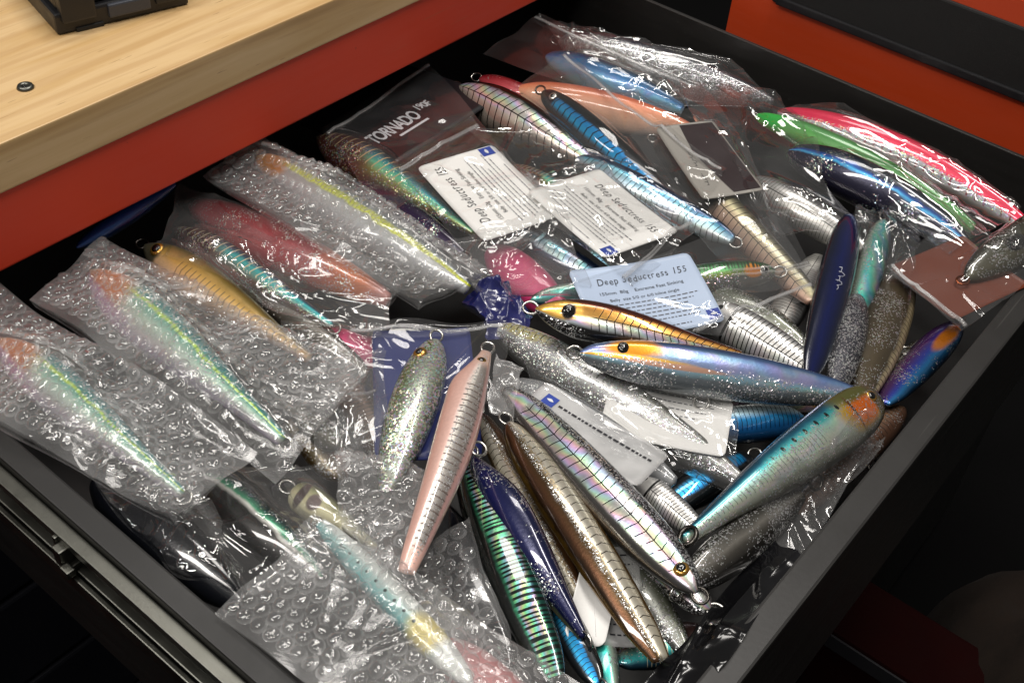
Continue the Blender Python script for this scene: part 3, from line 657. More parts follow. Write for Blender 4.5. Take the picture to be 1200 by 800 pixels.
m_clearglit = LM('clear_glitter', [(0, '#6a6a66'), (.4, '#8a8a88'), (.7, '#c4c4c4'), (.85, '#90908c'), (1, '#5a5a50')], .75, .3, glit=(0.288, 1160, .16, .2, .98, 1.0), ribs=(40, .4, .9, .72, .97, .02, .5, .15, '#3a3a30', False), patch=[(.05, .85, .18, .22, '#b0a878', .5)])
m_greyclear = LM('grey_clear', [(0, '#6c6e70'), (.5, '#9a9c9e'), (1, '#7a7c7e')], .3, .3, glit=(0.064, 1305, .05, 0, 1, .95))
m_bluebit = LM('electric_blue', [(0, '#12212c'), (.35, '#1a6ab0'), (.6, '#28a0e8'), (.75, '#b8d8e4'), (1, '#c8c8c4')], .8, .22, ribs=(30, .6, .5, .3, 1, .05, .97, .14, '#0b1a28', False))
m_navyclean = LM('navy_gloss', [(0, '#6a7078'), (.10, '#2a3444'), (.2, '#0a1230'), (.6, '#0f1a50'), (.9, '#081028'), (1, '#05081a')], .35, .15)
m_teal = LM('teal_foil', [(0, '#0a3a40'), (.4, '#159a98'), (.65, '#2ab8a8'), (.85, '#a8b8a8'), (1, '#404848')], .8, .25, glit=(0.160, 1015, .2, .55, 1, .95), holo=(.2, 4, 2, .5, 0, .7))
m_darkglit = LM('dark_glitter', [(0, '#242428'), (.5, '#44444c'), (1, '#26262a')], .6, .3, glit=(0.240, 1305, .06, 0, 1, .9))
m_browngold = LM('brown_gold_glitter', [(0, '#c0ab80'), (.12, '#d2c09a'), (.22, '#4c4232'), (.55, '#584d3a'), (1, '#2e281e')], .7, .28, glit=(0.096, 1305, .14, .2, 1, .95), ribs=(36, .5, .1, 0, .2, .2, .98, .16, '#4a3c28', False))
m_violet = LM('violet_blue', [(0, '#2a1438'), (.35, '#4a2460'), (.6, '#2a3a9a'), (.8, '#1a6aa0'), (1, '#0a2840')], .75, .2, glit=(0.032, 1305, .3, 0, 1, .9), patch=[(.25, .7, .2, .2, '#b86a1c', .5)])
m_rust = LM('rust_brown', [(0, '#3a2a22'), (.5, '#6a4a38'), (.8, '#8a6a50'), (1, '#4a3028')], .6, .3, ribs=(30, .6, .5, .3, .9, .05, .9, .14, '#241a14', False), glit=(0.048, 1305, .1, 0, 1, .9))
m_sardine = LM('sardine', [(0, '#46443a'), (.18, '#8f9286'), (.5, '#b2bcae'), (.66, '#9cc0ae'), (.78, '#3aa0a0'), (.89, '#14607a'), (1, '#081c30')], .72, .26, glit=(0.144, 1305, .22, .1, .8, .95),
               spots=(17, .20, .58, .80, .007, .055, '#06100f'), patch=[(.12, .58, .125, .40, '#b8922a', .55), (.115, .52, .085, .30, '#d8660e', .6), (.10, .92, .14, .22, '#5a5a28', .6), (.175, .55, .006, .34, '#5a3010', .5), (.02, .5, .045, 1, '#5a5034', .5)], holo=(.16, 3, 2, .4, .3, .7), ribs=(52, .5, .5, .42, .70, .35, .95, .12, '#56625c', False))
m_gunmetal = LM('gunmetal', [(0, '#141312'), (.35, '#26231f'), (.55, '#57534c'), (.7, '#8c8880'), (.85, '#4a4842'), (1, '#2a2824')], .8, .28, glit=(0.128, 1305, .06, .1, 1, .95))
m_smoke = LM('smoke_eye', [(0, '#3a382c'), (.4, '#5c5848'), (.7, '#464538'), (1, '#22221c')], .5, .28, glit=(0.080, 1305, .1, .1, 1, .9), patch=[(.3, .55, .06, .2, '#121210', .4)])
m_blackgloss = LM('black_gloss', [(0, '#08090c'), (.5, '#0c0f16'), (1, '#07080b')], .2, .12)
m_blacktop = LM('black_green_edge', [(0, '#0c0b0b'), (.62, '#14100e'), (.7, '#d0cfc8'), (.76, '#2c8a62'), (.9, '#153a3a'), (1, '#0a1414')], .5, .22, glit=(0.080, 1305, .3, .7, 1, .9))
m_chart = LM('cream_chartreuse', [(0, '#b8b49a'), (.5, '#d8d2a8'), (.8, '#9a9a70'), (1, '#4a4a40')], .2, .3, patch=[(.3, .55, .07, .25, '#6a5a58', .4), (.14, .55, .05, .5, '#4a3a38', .4)])
m_bluepack = LM('pale_blue_gloss', [(0, '#12203a'), (.5, '#2a66c8'), (1, '#0c1a40')], .6, .2)
m_wrapA = LM('orange_head_mint', [(0, '#b8a8c8'), (.3, '#c4c2c4'), (.55, '#b4ccbc'), (.72, '#6cb09c'), (.78, '#c8e83a'), (.84, '#2a8a86'), (1, '#146a70')], .45, .3, patch=[(.12, .62, .13, .45, '#b8703c', .7), (.10, .15, .22, .25, '#a880a0', .7)], ribs=(46, .2, .78, .70, .88, .45, .95, .16, '#2a6a3a', False), glit=(0.080, 1160, .2, 0, 1, .95))
m_wrapB = LM('orange_head_silver', [(0, '#c8a8c8'), (.3, '#b0bcc8'), (.6, '#98d0b8'), (.78, '#40b088'), (.84, '#e8f02a'), (.92, '#3a5a8a'), (1, '#243a60')], .45, .3, patch=[(.10, .55, .10, .45, '#e0812a', .6)], glit=(0.096, 1160, .2, 0, 1, .95))
m_wrapC = LM('yellow_line_silver', [(0, '#8a8a8c'), (.45, '#b8babc'), (.66, '#a8aaa8'), (.72, '#d8e02a'), (.80, '#b0b818'), (.86, '#6a7478'), (1, '#484c54')], .6, .3, patch=[(.08, .6, .09, .4, '#c8842a', .6)], ribs=(60, .1, .76, .68, .84, .1, .98, .18, '#8a8a30', False))
m_wrapD = LM('aqua_yellow_head', [(0, '#d8dcd8'), (.4, '#d0d8d4'), (.6, '#9cc4c0'), (.85, '#6aa8a8'), (1, '#3a7a80')], .3, .3, patch=[(.26, .5, .09, .7, '#cfc07a', .7), (.05, .5, .14, 1.2, '#d8dcd8', .4)], spots=(16, .3, .85, .6, .008, .06, '#0a2a2a'))
m_pinkwrap = LM('wrapped_pink', [(0, '#c89090'), (.5, '#c48080'), (1, '#a86868')], .15, .35)

# --- far row, against the back and right of the drawer
lure('edgeblue', 'blue glossy lure peeping out under the red bench rail', (90, 290), (205, 216), -22, -30, 26, 1, 20, m_bluepack, rings='')
lure('red', 'long red and pink lure with orange tail end under a clear bag', (222, 240), (455, 352), -34, -26, 62, 1, 25, m_red, 'stick', rings='')
lure('tealholo', 'brown lure with teal holographic back between the gold minnow and the red one', (205, 268), (388, 382), -26, -18, 46, 1, 20, m_teal_holo, 'minnow', rings='t')
lure('goldtan', 'tan and gold minnow lure with a dark ringed eye', (170, 288), (362, 420), -22, -18, 58, 1, 15, m_gold_tan, 'minnow', eye=(.10, .62, 5.0, EYE_GOLD, EYE_BLACK, .62), rings='n', wire=DARKWIRE)
lure('greenholo', 'dark brown lure with green holographic tail beside the black printed bag', (372, 160), (556, 274), -28, -20, 56, 1, 20, m_green_holo, 'minnow', rings='t')
lure('purple', 'dark purple glossy lure below the green holographic one', (415, 215), (542, 298), -32, -24, 44, 1, 20, m_purple, rings='t')
lure('silverglit', 'broad silver glitter lure in a crumpled bag at the far corner', (655, 48), (905, 122), -28, -26, 62, 1, 40, m_silverglit, rings='n')
lure('skyblue', 'bright blue lure below the silver glitter one at the back', (640, 66), (800, 128), -26, -22, 44, 1, 15, m_bluesky, rings='')
lure('rednose', 'red nosed lure behind the rainbow ribbed one', (562, 92), (640, 120), -26, -22, 26, 1, 10, m_red, rings='n')
lure('peach', 'plain peach coloured lure crossing under the clear bags at the back', (600, 108), (810, 152), -24, -20, 52, 1, 20, m_peach, 'stick', rings='b')
lure('firered', 'red backed lure with a row of sparkling silver scales by the right drawer wall', (912, 131), (1206, 268), -12, -6, 40, 1, 16, m_fire, 'slim', rings='', bow=1.0)
lure('green', 'translucent green lure next to the red backed one', (886, 136), (1140, 268), -6, -2, 36, 1, 20, m_green, 'slim', rings='', bow=.6)
lure('night', 'dark navy lure with a thin bright blue line along its side', (924, 178), (1130, 288), -4, -4, 60, 1, 20, m_night, 'slim', rings='t', bow=.3)
lure('rainbowrib', 'silver lure with black ribs and rainbow shine, nose near the red rail', (538, 102), (728, 215), -16, -16, 62, 1, 15, m_rainbow_rib, 'minnow', rings='n', wire=DARKWIRE)
lure('blueblack', 'black lure with bright blue ribbed foil side and ringed eye', (636, 108), (800, 252), -8, -14, 44, 1, 10, m_blue_black, 'slim', eye=(.085, .60, 3.6, EYE_SILVER, EYE_BLACK, .55), rings='n', wire=DARKWIRE)
lure('navyrib', 'navy lure with silver blue ribbed side below the pale cards', (560, 250), (728, 345), -26, -20, 44, 1, 10, m_navy_rib, 'slim', rings='t')
lure('magenta', 'hot pink lure between the navy ribbed lure and the blue wrapper', (572, 292), (665, 372), -26, -22, 56, 1, 10, m_magenta, rings='n')
lure('pinktip', 'pink lure tip showing left of the navy blue card', (380, 388), (462, 432), -26, -26, 34, 1, 10, m_magenta, rings='')
lure('mint', 'pale mint lure peeping out between the two white cards', (600, 195), (700, 250), -24, -22, 28, 1, 10, m_green_holo, rings='')
lure('cyanrib', 'silver and cyan ribbed lure with dark blue back beside a white card', (676, 186), (858, 282), -8, -8, 42, 1, 10, m_cyan_rib, 'slim', rings='t')
lure('silverrib', 'bright silver lure with fine black ribs under the crumpled clear bag', (880, 212), (1010, 292), -10, -10, 46, 1, 10, m_silver_rib, 'slim', rings='n')
lure('blackflesh', 'lure with glossy black head and pale ribbed tail partly under the grey card', (768, 165), (952, 352), -8, -10, 46, 1, 10, m_blackhead, 'slim', rings='n')
lure('greydull', 'dull grey glitter lure lying under the zip bag corner', (820, 345), (948, 412), -20, -14, 62, 1, 20, m_greyglit, 'stick', rings='n')
lure('tiger', 'green backed lure with orange cheek and white ringed eye inside the zip bag', (908, 319), (750, 335), -4, -12, 40, -1, 10, m_tiger, 'slim', eye=(.09, .58, 4.0, EYE_SILVER, EYE_BLACK, .58), rings='n')
lure('tealedge', 'teal lure tip showing at the left end of the blue card', (622, 352), (720, 335), -20, -16, 26, 1, 10, m_teal, rings='')
lure('whiteblk', 'white lure with bold black ribs and black gill line', (826, 362), (952, 436), -8, -10, 56, 1, 10, m_white_blk, 'slim', rings='')

# --- cards and clear bags over the far half
def fine_print(w, h, y0, y1, rows, x0=.08, x1=.92, seed=1, hh=.0008):
    return join([dashes(-w/2 + w * (x0 + .03 * ((k * 7) % 3)), -w/2 + w * (x1 - .06 * ((k * 5) % 4)), -h/2 + h * (y1 + (y0 - y1) * k / max(1, rows - 1)), hh, seed * 31 + k) for k in range(rows)])
def logo(w, h, x, y, sz=.0085):
    sq = ([(x, y, 0), (x + sz, y, 0), (x + sz, y + sz, 0), (x, y + sz, 0)], [(0, 1, 2, 3)])
    k = 10; f = [(x + sz * (.2 + .6 * i / k), y + sz * (.50 + .16 * math.sin(math.pi * i / k)), 0) for i in range(k + 1)] + [(x + sz * (.8 - .6 * i / k), y + sz * (.50 - .10 * math.sin(math.pi * i / k)), 0) for i in range(1, k)]
    return [('logo', sq, LOGO_BLUE, .0), ('logo_mark', (f, [tuple(range(len(f)))]), INK_WHITE, .0002)]
def lure_card_print(seed):
    def f(w, h):
        k = w / .085
        t = hand_vf('Deep Seductress 155', .0098 * k); tw = max(v[0] for v in t[0]); q = .74 * w / tw; t = ([(v[0] * q, v[1] * max(q, .85), 0) for v in t[0]], t[1]); tw *= q
        out = [('handwriting', place(t, -tw / 2 + .004 * k, h * .24), INK, 0)]
        for j, (tx, sz, y) in enumerate((('155mm  80g    Extreme Fast Sinking', .0040, .10), ('Belly  size 5/0 or 6/0 inline single', .0036, .00))):
            q = text_vf(tx, sz * k); qw = max(v[0] for v in q[0]); out.append(('print_line', place(q, -qw / 2, h * y), INK, 0))
        out.append(('fine_print', fine_print(w, h, .17, .44, 6, seed=seed), INK_GREY, 0)); out.append(('fine_print', fine_print(w, h, .07, .07, 1, .3, .75, seed=seed + 9), INK_GREY, 0))
        return out + logo(w, h, w * .39, -h * .45, .0085 * k)
    return f
card('white card with upside down handwriting lying left of the other white card', [(648, 246, -2), (565, 160, -6), (500, 208, -8), (580, 290, -4)], CARD_WHITE, .0012, lure_card_print(3))
card('pale white card reading Deep Seductress in the middle of the heap', [(638, 236, 0), (722, 312, 4), (782, 264, 2), (682, 188, -2)], CARD_WHITE, .0010, lure_card_print(5))
def scr(w, h):
    return [('dark_print', ([(-w/2 + .003, -h/2 + .002, 0), (w/2 - .003, -h/2 + .002, 0), (w/2 - .002, -h/2 + h * .60, 0), (w * .1, -h/2 + h * .66, 0), (-w/2 + .003, -h/2 + h * .48, 0)], [(0, 1, 2, 3, 4)]), CARD_BLACK, 0),
            ('handwriting', scribble_vf(-w * .34, h * .26, w * .16, .004, 4), INK, 0), ('handwriting', scribble_vf(-w * .08, h * .24, w * .2, .004, 5), INK, 0), ('handwriting', scribble_vf(w * .24, h * .27, w * .12, .004, 3), INK, 0)]
card('grey card with a dark printed half and scribbled handwriting at the back', [(893, 226, 4), (836, 136, 4), (766, 156, 2), (828, 232, 2)], CARD_GREY, .0012, scr)
def tor(w, h):
    V, F = text_vf('TORNADO', .0150, .25, .88, .00035); t1 = ([(v[0] * .74, v[1] * 1.35, 0) for v in V], F)
    V, F = text_vf('190F', .0098, .2, .88, .0002); t2 = ([(v[0] * .85, v[1] * 1.25 + .001 * math.sin(v[0] * 300), 0) for v in V], F); x0 = -w * .40; x1 = x0 + max(v[0] for v in t1[0]) + .003
    return [('lettering', place(t1, x0, -h * .20), INK_WHITE, 0), ('lettering', place(t2, x1, -h * .13), INK_WHITE, 0), ('underline', ([(x0 + .02, -h * .27, 0), (x1 - .004, -h * .27, 0), (x1 - .004, -h * .245, 0), (x0 + .02, -h * .245, 0)], [(0, 1, 2, 3)]), INK_WHITE, 0)]
card('black printed sheet lettered TORNADO 190F in a bag under the red rail', [(428, 206, -16), (556, 128, -12), (500, 62, -20), (382, 134, -24)], simple('sheet_black', '#121216', .35), .0008, tor, 'printed_sheet', 'sheet')
bag('clear bag around the black TORNADO sheet below the red rail', [(375, 150, -20), (500, 70, -16), (578, 160, -8), (450, 250, -14)], FILM, zipe=3, cre=22)
bag('crumpled clear bag over the silver glitter lure in the far corner', [(640, 30, -22), (860, 70, -16), (925, 130, -14), (690, 112, -22)], FILM_SHINY, cre=60, amp=.0042, wav=.003)
bag('clear zip bag with its end flap near the red rail over the bright blue lure', [(632, 18, -10), (820, 98, -16), (790, 150, -16), (566, 62, -14)], FILM, zipe=3, cre=26, zip_at=.10)
bag('clear bag over the black lure with bright blue ribs', [(662, 60, -2), (850, 215, -6), (800, 275, -6), (600, 105, -6)], FILM, cre=30, amp=.003, zipe=3)
bag('wrinkled clear bag between the grey card and the green lure', [(790, 95, -2), (905, 110, -4), (1005, 262, -2), (905, 285, -4)], FILM_SHINY, cre=60, amp=.0045, wav=.003)
bag('clear bag holding the grey dark card and the black headed lure', [(738, 158, 0), (838, 118, 2), (965, 330, -2), (868, 345, -4)], FILM, cre=24, zipe=1)
bag('long clear bag over the green and navy lures by the right wall', [(900, 130, -4), (985, 118, -6), (1200, 245, 0), (1110, 298, 0)], FILM_SHINY, cre=40, amp=.003, wav=.003)
bag('clear bag wrinkled over the rainbow ribbed lure', [(545, 150, -8), (640, 150, -8), (790, 270, -4), (700, 300, -8)], FILM_SHINY, cre=46, amp=.0032)
bag('clear bag around the left white card with the green tailed lure', [(455, 195, -10), (552, 135, -6), (668, 262, -4), (572, 318, -8)], FILM, cre=30, zipe=3, amp=.0026)
bag('clear bag around the middle white card with its seal at the lower right', [(612, 240, -4), (690, 176, -4), (822, 268, 2), (742, 336, 2)], FILM, cre=22, zipe=1, amp=.0022)
bag('crumpled navy blue wrapper beside the hot pink lure', [(548, 356, -20), (594, 340, -18), (622, 384, -18), (578, 402, -18)], simple('navy_wrapper', '#20245c', .22, coat=.6), cre=44, amp=.005, name='foil_wrapper', cat='wrapper', wav=.003)
card('pale blue card reading Deep Seductress behind the copper lure', [(690, 396, -3), (840, 384, -1), (816, 290, 4), (677, 324, 0)], CARD_BLUE, .0022, lure_card_print(8))
bag('clear zip bag with a flat corner over the green lure with the ringed eye', [(622, 352, -2), (908, 250, 4), (962, 348, 0), (842, 392, -1)], FILM, cre=16, zipe=1, amp=.0014, zip_at=.13, pull=.08)

# --- right group
lure('greylow', 'pale grey ribbed lure low between the white ribbed and navy lures', (905, 395), (960, 300), -26, -24, 46, -1, 10, m_silver_rib, 'slim', rings='')
lure('goldlow', 'gold flecked lure low in the gap under the violet one', (1100, 400), (985, 500), -32, -30, 50, -1, 10, m_browngold, 'slim', rings='n')
lure('browngold', 'thick brown gold glitter lure with a pale ribbed edge', (1058, 308), (1008, 470), -22, -14, 66, -1, 10, m_browngold, 'stick', rings='')
lure('violet', 'violet and blue lure against the front drawer wall', (1122, 378), (1036, 472), -22, -16, 44, 1, 20, m_violet, 'slim', rings='nb')
lure('teal', 'slim teal foil lure standing beside the dark navy one', (1036, 258), (1000, 385), -6, -14, 36, -1, 0, m_teal, 'slim', rings='n')
lure('darkglit', 'dark grey glitter lure right of the navy lure', (1006, 345), (978, 465), -8, -10, 46, -1, 10, m_darkglit, 'stick', rings='')
lure('navyclean', 'glossy dark navy lure with a pale scribbled signature', (998, 252), (950, 440), 4, -6, 46, -1, 20, m_navyclean, 'slim', rings='t')
sg = scribble_vf(-.014, 0, .022, .006, 5)
mesh('signature', [(v[0], v[1], v[2] * 1 + .0) for v in sg[0]], sg[1], INK_WHITE, LURES['navyclean'], mw=Matrix.Translation((.0, .001, -.0090)))
lure('smoke', 'smoky olive lure leaning over the front drawer wall', (1132, 326), (1290, 225), 2, 14, 56, 1, 10, m_smoke, 'stick', rings='n', wire=simple('copper_wire', '#a05a3a', .25, 1.0))
lure('rust', 'rusty brown ribbed lure tucked beneath the sardine lure', (1060, 478), (935, 600), -26, -24, 42, -1, 10, m_rust, 'slim', rings='b', wire=DARKWIRE)

card('brown red card in a clear bag by the front drawer wall', [(1052, 318, -2), (1130, 386, -4), (1196, 325, 2), (1118, 272, 0)], CARD_BROWN, .0015)
bag('clear bag around the brown card with a thick zip edge', [(1040, 312, 0), (1128, 392, -2), (1215, 320, 4), (1130, 252, 2)], FILM, cre=26, zipe=3, zip_at=.05)

# --- middle and front
lure('clearglit', 'long clear silver glitter lure running under the blue silver one', (578, 382), (866, 562), -22, -18, 66, 1, 20, m_clearglit, 'stick', rings='n')
lure('bluebit', 'electric blue ribbed lure crossing behind the turquoise sardine lure', (945, 490), (780, 505), -22, -20, 50, -1, 10, m_bluebit, 'slim', rings='n')
lure('orangebit', 'lure with orange ribbed flank under the clear card', (1000, 478), (745, 470), -20, -18, 44, -1, 10, m_copper, 'slim', rings='')
lure('greyclear', 'frosted grey clear lure left of the holographic ribbed lure', (600, 448), (790, 565), -18, -16, 56, 1, 20, m_greyclear, 'stick', rings='n')
lure('underwhite', 'white ribbed lure glimpsed beside the tail of the sardine lure', (745, 560), (822, 625), -22, -22, 40, 1, 10, m_white_blk, 'slim', rings='')
lure('mackerel', 'green mackerel lure with dark wavy bars along its back', (543, 532), (650, 800), -12, -10, 66, 1, 5, m_mackerel, 'slim', rings='n')
lure('silverthin', 'silver ribbed lure between the deep blue lure and the bronze one', (562, 485), (680, 700), -20, -18, 40, 1, 10, m_bronze2, 'slim', rings='n')
lure('tealtail', 'dark glitter lure with blue tail below the deep blue one', (640, 690), (700, 800), -22, -14, 44, 1, 10, m_blue_black, 'slim', rings='nt')
lure('tealrib', 'pale teal ribbed lure peeping out at the bottom of the drawer', (702, 735), (715, 830), -22, -20, 34, 1, 10, m_teal, 'slim', rings='')

card('white card half hidden between the silver glitter lure and the blue silver lure', [(715, 505, -12), (856, 538, -10), (853, 470, -12), (705, 440, -12)], CARD_WHITE, .002, lambda w, h: [('fine_print', fine_print(w, h, .55, .9, 4, seed=21), INK_GREY, 0)] + logo(w, h, -w * .46, h * .30, .007))
bag('clear bag drawn over the long silver glitter lure', [(600, 400, -10), (862, 480, -8), (862, 580, -10), (640, 500, -12)], FILM, cre=34, amp=.0026)
card('frosted label strip with tiny print beside the holographic ribbed lure', [(606, 482, -6), (750, 575, -4), (782, 530, -4), (636, 446, -6)], film_mat('frosted_label', haze=.5, rough=.3, b1=.1, b2=0), .001, lambda w, h: [('fine_print', fine_print(w, h, .62, .62, 1, .2, .95, seed=31, hh=.0016), INK, 0)] + logo(w, h, -w * .42, h * .02, .008))
bag('ribbed clear zip bag edge standing beside the pink lure', [(578, 415, -6), (612, 430, -6), (604, 495, -8), (574, 482, -8)], ZIP, nu=30, nv=30, cre=30, amp=.003)
card('translucent printed sheet under the bronze lure near the bottom', [(690, 752, -16), (742, 758, -16), (760, 640, -14), (700, 640, -14)], film_mat('clear_label', haze=.35, rough=.25, b1=.2, b2=0), .002, lambda w, h: [('fine_print', fine_print(w, h, .1, .9, 9, seed=41), INK, 0)])
card('white card corner showing between the deep blue and bronze lures', [(676, 752, -14), (738, 756, -14), (700, 668, -12), (668, 650, -12)], CARD_WHITE, .003)
bag('glossy black bag with a white scribble along the front drawer wall', [(905, 630, -10), (945, 655, -4), (800, 840, -2), (735, 830, -16)], FILM_BLACK, cre=14, amp=.004, name='black_bag')
card('navy blue card behind the green silver scale lure', [(428, 545, -16), (562, 530, -14), (554, 387, -10), (446, 385, -12)], CARD_NAVY, .0015, rad=.003)
bag('clear bag around the navy card with its gathered top seal', [(405, 378, -8), (592, 376, -6), (585, 470, -10), (415, 520, -14)], FILM, cre=34, amp=.0022, zipe=3, wav=.003)

lure('sparkle', 'green and silver holographic scale lure in front of the navy card', (510, 398), (452, 575), -4, -12, 62, 1, 10, m_scaleholo, 'stick', eye=(.16, .30, 4.2, EYE_GOLD, EYE_BLACK2, .55), rings='n')
lure('blackbelly', 'plain black lure in the gap between the pink lure and the green mackerel one', (508, 590), (590, 785), -22, -16, 66, 1, 15, m_blackgloss, 'slim', rings='')
lure('silverlow', 'silver grey lure low in the gap right of the bronze lure', (700, 620), (800, 760), -24, -26, 50, 1, 10, m_greyglit, 'slim', rings='n')
lure('blackrib', 'black ribbed lure low in the gap above the sardine lure tail', (880, 535), (770, 600), -30, -30, 50, 1, 10, m_blue_black, 'slim', rings='nb')
lure('brownlow', 'brown holographic lure deep below the head of the large rainbow lure', (838, 745), (720, 770), -34, -32, 56, 1, 10, m_teal_holo, 'slim', rings='n')
lure('tanlow', 'bronze glitter lure low beside the cream lure head', (405, 560), (345, 490), -32, -30, 48, 1, 10, m_bronze, 'slim', rings='b')
lure('darklow', 'dark grey lure deep in the heap below the black bag', (905, 690), (800, 790), -36, -34, 50, -1, 10, m_gunmetal, 'slim', rings='')
lure('oliverib', 'olive ribbed lure low behind the navy blue card', (395, 440), (470, 560), -30, -28, 46, 1, 10, m_rust, 'slim', rings='n')
lure('deepblue', 'deep blue glossy lure lying back side up between green and bronze lures', (555, 535), (683, 745), -4, -10, 58, 1, 35, m_deepblue, 'back', rings='nt')
lure('bronze', 'bronze and gold lure with a silver ribbed upper side', (596, 495), (775, 772), -6, -6, 58, -1, 12, m_bronze2, 'slim', rings='n', sq=1.6, thick=.75)
lure('bigholo', 'large rainbow holographic lure with black chevron ribs and glitter edges', (815, 692), (600, 462), 2, -6, 64, -1, 2, m_bigholo, 'slim', eye=(.072, .58, 4.2, EYE_GOLD, EYE_BLACK, .62), rings='ntb', wire=DARKWIRE)
lure('lurehead', 'small silver lure head poking out below the big holographic lure', (832, 712), (770, 680), -12, -16, 26, 1, 10, m_bigholo, 'head', rings='n')
lure('gunmetal', 'dark gunmetal lure wedged under the turquoise sardine lure', (798, 690), (940, 580), -6, -10, 58, 1, 30, m_gunmetal, 'stick', rings='n')
lure('copper', 'copper backed lure with black ribs and black glitter belly', (628, 362), (868, 417), 11, 7, 54, 1, 10, m_copper, 'minnow', eye=(.16, .60, 4.2, EYE_BLACK2, EYE_BLACK, .6), rings='n')
lure('blueholo', 'long blue and silver lure with gold cheek patch lying across the heap', (680, 414), (1008, 464), 6, 0, 64, 1, 18, m_blueholo, 'stick', eye=(.145, .80, 3.6, EYE_BLACK2, EYE_BLACK, .6), rings='nb')
lure('sardine', 'turquoise backed sardine lure with orange cheek and black spots', (1030, 464), (803, 632), 6, 0, 74, -1, 15, m_sardine, 'head', eye=(.055, .62, 3.8, EYE_GOLD, EYE_BLACK, .62), rings='b', wire=DARKWIRE)
V1, F1 = ring_vf(.0052, .0046, .0014, 22)
o = mesh('hook_ring', V1, F1, DARKWIRE, LURES['sardine'], True); o.matrix_world = Matrix.Translation(P(806, 628, .004)) @ Matrix.Rotation(-.5, 4, 'X') @ Matrix.Rotation(-.4, 4, 'Y')
# --- lower left
lure('blackgloss', 'glossy black blue lure beneath the leftmost bubble wrap', (110, 560), (282, 708), -26, -14, 84, 1, 20, m_blackgloss, 'stick', rings='')
lure('blackgreen', 'black lure with a thin green and white edge in a clear bag', (235, 560), (372, 680), -22, -18, 64, 1, 10, m_blacktop, 'slim', rings='n')
lure('cream', 'cream lure head with a large tow ring under clear plastic', (342, 574), (440, 640), -18, -20, 44, 1, 10, m_chart, 'head', rings='n')
lure('darkolive', 'dark olive lure below the gold minnow', (300, 350), (430, 440), -30, -28, 50, 1, 10, m_gunmetal, 'stick', rings='n')
lure('olive', 'small olive lure nose in a clear bag corner', (398, 522), (330, 470), -20, -24, 36, -1, 10, m_smoke, 'head', rings='nb', wire=DARKWIRE)


# --- loose film pushed into the gaps
bag('crumpled clear bag over the glossy black lure in the lower left corner', [(95, 545, -14), (245, 590, -12), (300, 705, -8), (190, 665, -14)], FILM_SHINY, cre=40, amp=.004, wav=.003)
bag('loose clear bag end by the front wall beneath the sardine lure tail', [(880, 610, -16), (990, 535, -14), (1035, 520, -14), (930, 660, -12)], FILM_FOLD, cre=40, amp=.004, wav=.003)
bag('crumpled clear bag corner between the teal lure and the brown card', [(1000, 250, -8), (1075, 262, -6), (1062, 335, -8), (1008, 318, -10)], FILM_SHINY, cre=36, amp=.004, wav=.003)
bag('clear bag scrap between the navy card and the second bubble wrap', [(372, 415, -10), (450, 410, -10), (450, 560, -12), (370, 545, -12)], FILM_FOLD, cre=34, amp=.004, wav=.002)
bag('clear bag with broad folds between the two white cards and the hot pink lure', [(520, 285, -8), (660, 262, -8), (690, 345, -8), (570, 352, -10)], FILM_FOLD, cre=34, amp=.0036, wav=.002)
bubble_bag('dark bubble wrap scrap under the tail of the pink ribbed lure', [(468, 650, -14), (545, 622, -14), (600, 770, -14), (505, 745, -12)], nu=40, nv=40)
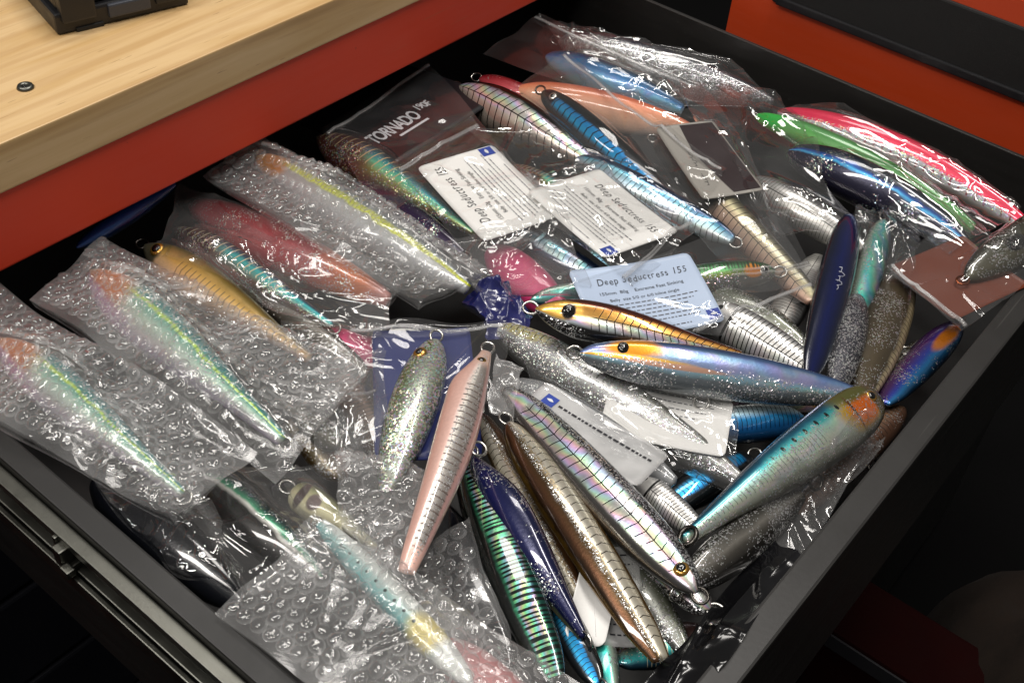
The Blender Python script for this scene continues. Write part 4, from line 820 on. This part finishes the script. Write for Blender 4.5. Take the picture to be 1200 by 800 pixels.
# --- wrapped lures and bubble wrap on the left
bag('clear bag over the pink red lure and the gold minnow', [(215, 215, -22), (485, 330, -14), (438, 408, -14), (180, 300, -18)], FILM_FOLD, cre=50, amp=.004, wav=.003)
bag('clear bag with a dark corner below the gold minnow', [(330, 380, -14), (450, 380, -12), (440, 470, -14), (345, 470, -16)], FILM, cre=24, amp=.003, zipe=1)
bag('clear bag corner around the small olive lure nose', [(380, 470, -14), (432, 500, -14), (400, 555, -16), (350, 520, -18)], FILM, cre=16, amp=.002, nu=40, nv=40)
lure('wrapA', 'orange headed mint lure inside the leftmost bubble wrap', (-2, 398), (212, 578), 0, 2, 66, 1, 18, m_wrapA, 'minnow', rings='t')
lure('wrapA2', 'orange headed mint lure inside the second bubble wrap from the left', (106, 318), (330, 515), -4, 0, 74, 1, 18, m_wrapA, 'minnow', rings='t')
lure('wrapB', 'silver lure with a yellow line inside the bubble wrap by the red rail', (300, 185), (548, 338), -10, -4, 60, 1, 18, m_wrapC, 'stick', rings='')
bag('teal tinted clear bag at the lower left behind the bubble wrap', [(205, 560, -20), (345, 540, -16), (420, 650, -14), (290, 700, -18)], FILM_SHINY, cre=50, amp=.004, wav=.003)
bag('clear bag over the cream lure head', [(320, 548, -12), (440, 535, -12), (470, 650, -10), (380, 670, -12)], FILM, cre=30, amp=.003)
lure('wrapD', 'aqua lure with a yellow spot inside the front bubble wrap', (552, 800), (376, 612), 2, -4, 42, 1, 10, m_wrapD, 'slim', rings='')
lure('wrappink', 'pink lure inside the front bubble wrap at the bottom edge', (515, 752), (690, 920), -6, -6, 76, 1, 10, m_pinkwrap, 'stick', rings='')
bubble_bag('bubble wrap around the yellow lined lure by the red rail', [(308, 162, -6), (575, 318, 0), (492, 362, 0), (238, 204, -8)])
bubble_bag('bubble wrap around the second orange headed lure from the left', [(120, 276, -4), (428, 440, 0), (325, 562, 4), (34, 352, 0)], nu=80, nv=60)
bubble_bag('leftmost bubble wrap around an orange headed lure at the drawer edge', [(-20, 325, 2), (300, 528, 6), (206, 614, 8), (-70, 462, 6)], nu=80, nv=50)
bubble_bag('loose bubble wrap patch between the navy card and the cream lure', [(392, 536, -4), (500, 555, -2), (476, 700, 0), (400, 620, -4)], nu=50, nv=50)
bubble_bag('large bubble wrap around the aqua lure at the bottom of the drawer', [(368, 610, 4), (705, 818, 6), (560, 960, 12), (253, 714, 4)], nu=90, nv=70, smash=.5)
lure('pink', 'pale pink lure with silver ribbed foil side standing near the navy card', (570, 412), (476, 670), 10, 8, 60, -1, 2, m_pink, 'hump', eye=(.075, .56, 2.8, EYE_GOLD, EYE_BLACK, .6), rings='nb')
